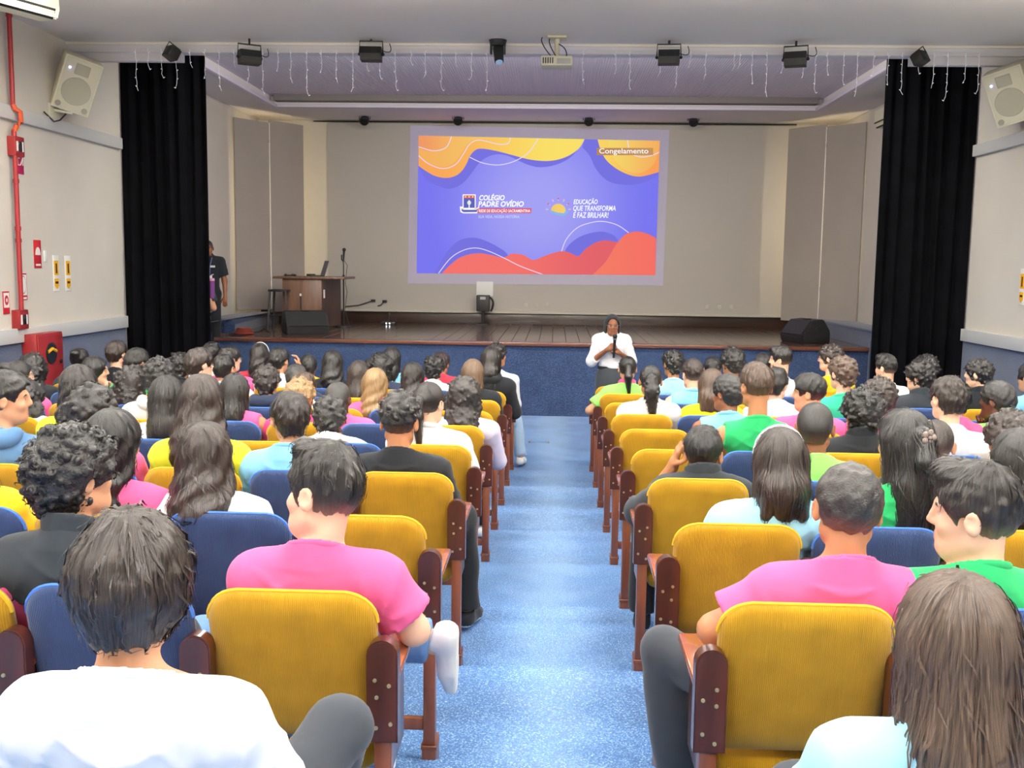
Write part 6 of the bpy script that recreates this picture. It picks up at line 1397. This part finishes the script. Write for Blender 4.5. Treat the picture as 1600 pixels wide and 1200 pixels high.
# ================================================================== standing people
P = at_y(957, 489, 12.15); h = P.z / 1.62 * 1.62
J = standing(1.60); k = 1.60 / 1.62
for s, n in ((-1, 'L'), (1, 'R')):
    J['el' + n] = v3(s * .235, .04, 1.06); J['wr' + n] = v3(s * .075, .19, 1.19 + .02 * s); J['hd' + n] = v3(s * .012, .22, 1.225 + .02 * s)
root, HM = make_person('person', J, (P.x, 12.15, 0), math.pi + .06, .0, .0, 0, 'b', 'veil', 'k', 'shirt34', 'white', 'gtrous', 'black', label='woman standing before the stage, white shirt, dark veil, holding a microphone', near=True, seed=91, sex='f', hands=('L', 'R'), curlL=1.1, curlR=1.1, palmL=v3(1, -.3, .0), palmR=v3(-1, -.3, .0), skirt=True, glasses='light', vis_h=True)
f = Field(axis(-.3, .3, .018), axis(-.26, .26, .018), axis(.2, 1.05, .018)); f.cone((0, 0, 1.0), (0, 0, .84), .125, .175, .05).cone((0, 0, .86), (0, .02, .32), .175, .215, .05).plane((0, 0, .34), (0, 0, -1)).plane((0, 0, 1.0), (0, 0, 1))
X_, Y_2, Z_ = f.grid((slice(None),) * 3); f.D += .006 * np.sin(np.arctan2(X_, Y_2) * 14) * np.clip((1.0 - Z_) / .6, 0, 1)
V, F = f.mesh(); link('skirt', npmesh('skirt', V, F), cloth('gtrous'), root)
q = Field(axis(-.19, .19, .012), axis(-.16, .16, .012), axis(.93, 1.05, .012)); X_, Y_2, Z_ = q.grid((slice(None),) * 3); q.D = np.maximum(np.abs(np.sqrt((X_ / 1.15) ** 2 + (Y_2 * 1.05) ** 2) - .128) - .012, np.abs(Z_ - .985) - .02); V, F = q.mesh(); link('belt', npmesh('belt', V, F), cloth('black'), root)
wt = B().tube([(.03 * math.cos(a), 0, .03 * math.sin(a)) for a in [k_ * math.pi / 7 for k_ in range(15)]], .006, 5, False).obj('wristwatch', M_GREYM, root, smooth=True); wv = J['wrL']; wt.matrix_local = Matrix.Translation(Vector(wv)) @ Matrix.Rotation(1.1, 4, 'Z')
Rm = Matrix.Translation((P.x, 12.15, 0)) @ Matrix.Rotation(math.pi + .06, 4, 'Z')
mp = empty('microphone', Rm @ Vector((0, .245, 1.18)), 'black handheld microphone held by the woman in white', 'microphone'); mp.rotation_euler = (math.radians(14), 0, .1)
B().cyl((0, 0, -.06), (0, 0, .17), .013, .018).obj('handle', M_BLACK, mp, smooth=True); B().ball((0, 0, .2), .027, 12).obj('grille', M_DARKM, mp, smooth=True); B().cyl((0, 0, .165), (0, 0, .178), .025).obj('collar', M_GREYM, mp, smooth=True)
# man at the left wing
Ym = 15.25; P = at_y(326, 373, Ym); J = standing(P.z - .74 - .012)
root, HM = make_person('person', J, (P.x - .02, Ym, .74), math.radians(200), 0, 0, 0, 'b', 'buzz', 'k', 'tee', 'black', 'btrous', 'black', label='man in black shirt standing half hidden behind the left curtain', near=False, seed=92, hands=('L', 'R'), vis_h=True)
c_ = J['chest']; box('shirt_print', mat('print_white', srgb(200, 200, 200), rough=.8), -.1, -.03, .122, .128, c_[2] + .02, c_[2] + .05, parent=root)
B().tube([(-.06, .06, J['neck'][2]), (-.03, .12, c_[2] + .05), (-.02, .135, c_[2] - .1)], .005, 5).obj('lanyard', mat('lanyard_blue', srgb(110, 120, 190)), root); box('badge', M_WHITE, -.055, .015, .135, .14, c_[2] - .2, c_[2] - .1, parent=root)
# person with tumbler, mostly behind the curtain
Yt = 14.3; P = at_y(304, 402, Yt); J = standing(1.62); hw = at_y(328, 447, Yt)
zf = .5; J['elR'] = v3(-.2, .0, 1.0)
root_x = P.x; hx = hw.x - root_x
rzp = math.radians(200); Ri = Matrix.Rotation(-rzp, 4, 'Z'); tl = Ri @ Vector((hw.x - root_x, -.18, 0))
J['elL'] = v3(-.24, .06, 1.02); J['wrL'] = v3(tl.x + .05, tl.y - .02, hw.z - zf - .01); J['hdL'] = v3(tl.x, tl.y + .06, hw.z - zf)
root, HM = make_person('person', J, (root_x, Yt, zf), rzp, 0, 0, 0, 'm', 'short', 'k', 'tee', 'char', 'jeans', 'white', label='person in blue jeans behind the left curtain holding a purple tumbler', seed=93, hands=('L',), curlL=1.0, palmL=v3(.6, .6, 0), vis_h=True)
wp = Matrix.Translation((root_x, Yt, zf)) @ Matrix.Rotation(rzp, 4, 'Z') @ Vector((J['hdL'][0] + .02, J['hdL'][1] + .03, J['hdL'][2]))
wp = at_y(331, 466, Yt - .27)
t = empty('tumbler', wp, 'purple drinking tumbler held beside the left curtain', 'tumbler'); B().cyl((0, 0, 0), (0, 0, .24), .036, .042, 16).obj('cup', mat('purple_plastic', srgb(120, 62, 130), rough=.35), t, smooth=True); B().cyl((0, 0, .24), (0, 0, .275), .044, .04, 16).obj('lid', mat('pink_plastic', srgb(214, 150, 170), rough=.4), t, smooth=True); B().tube([(0, .0, .27), (.0, 0, .32), (.03, 0, .33)], .006, 6).obj('straw', M_WHITE, t, smooth=True)
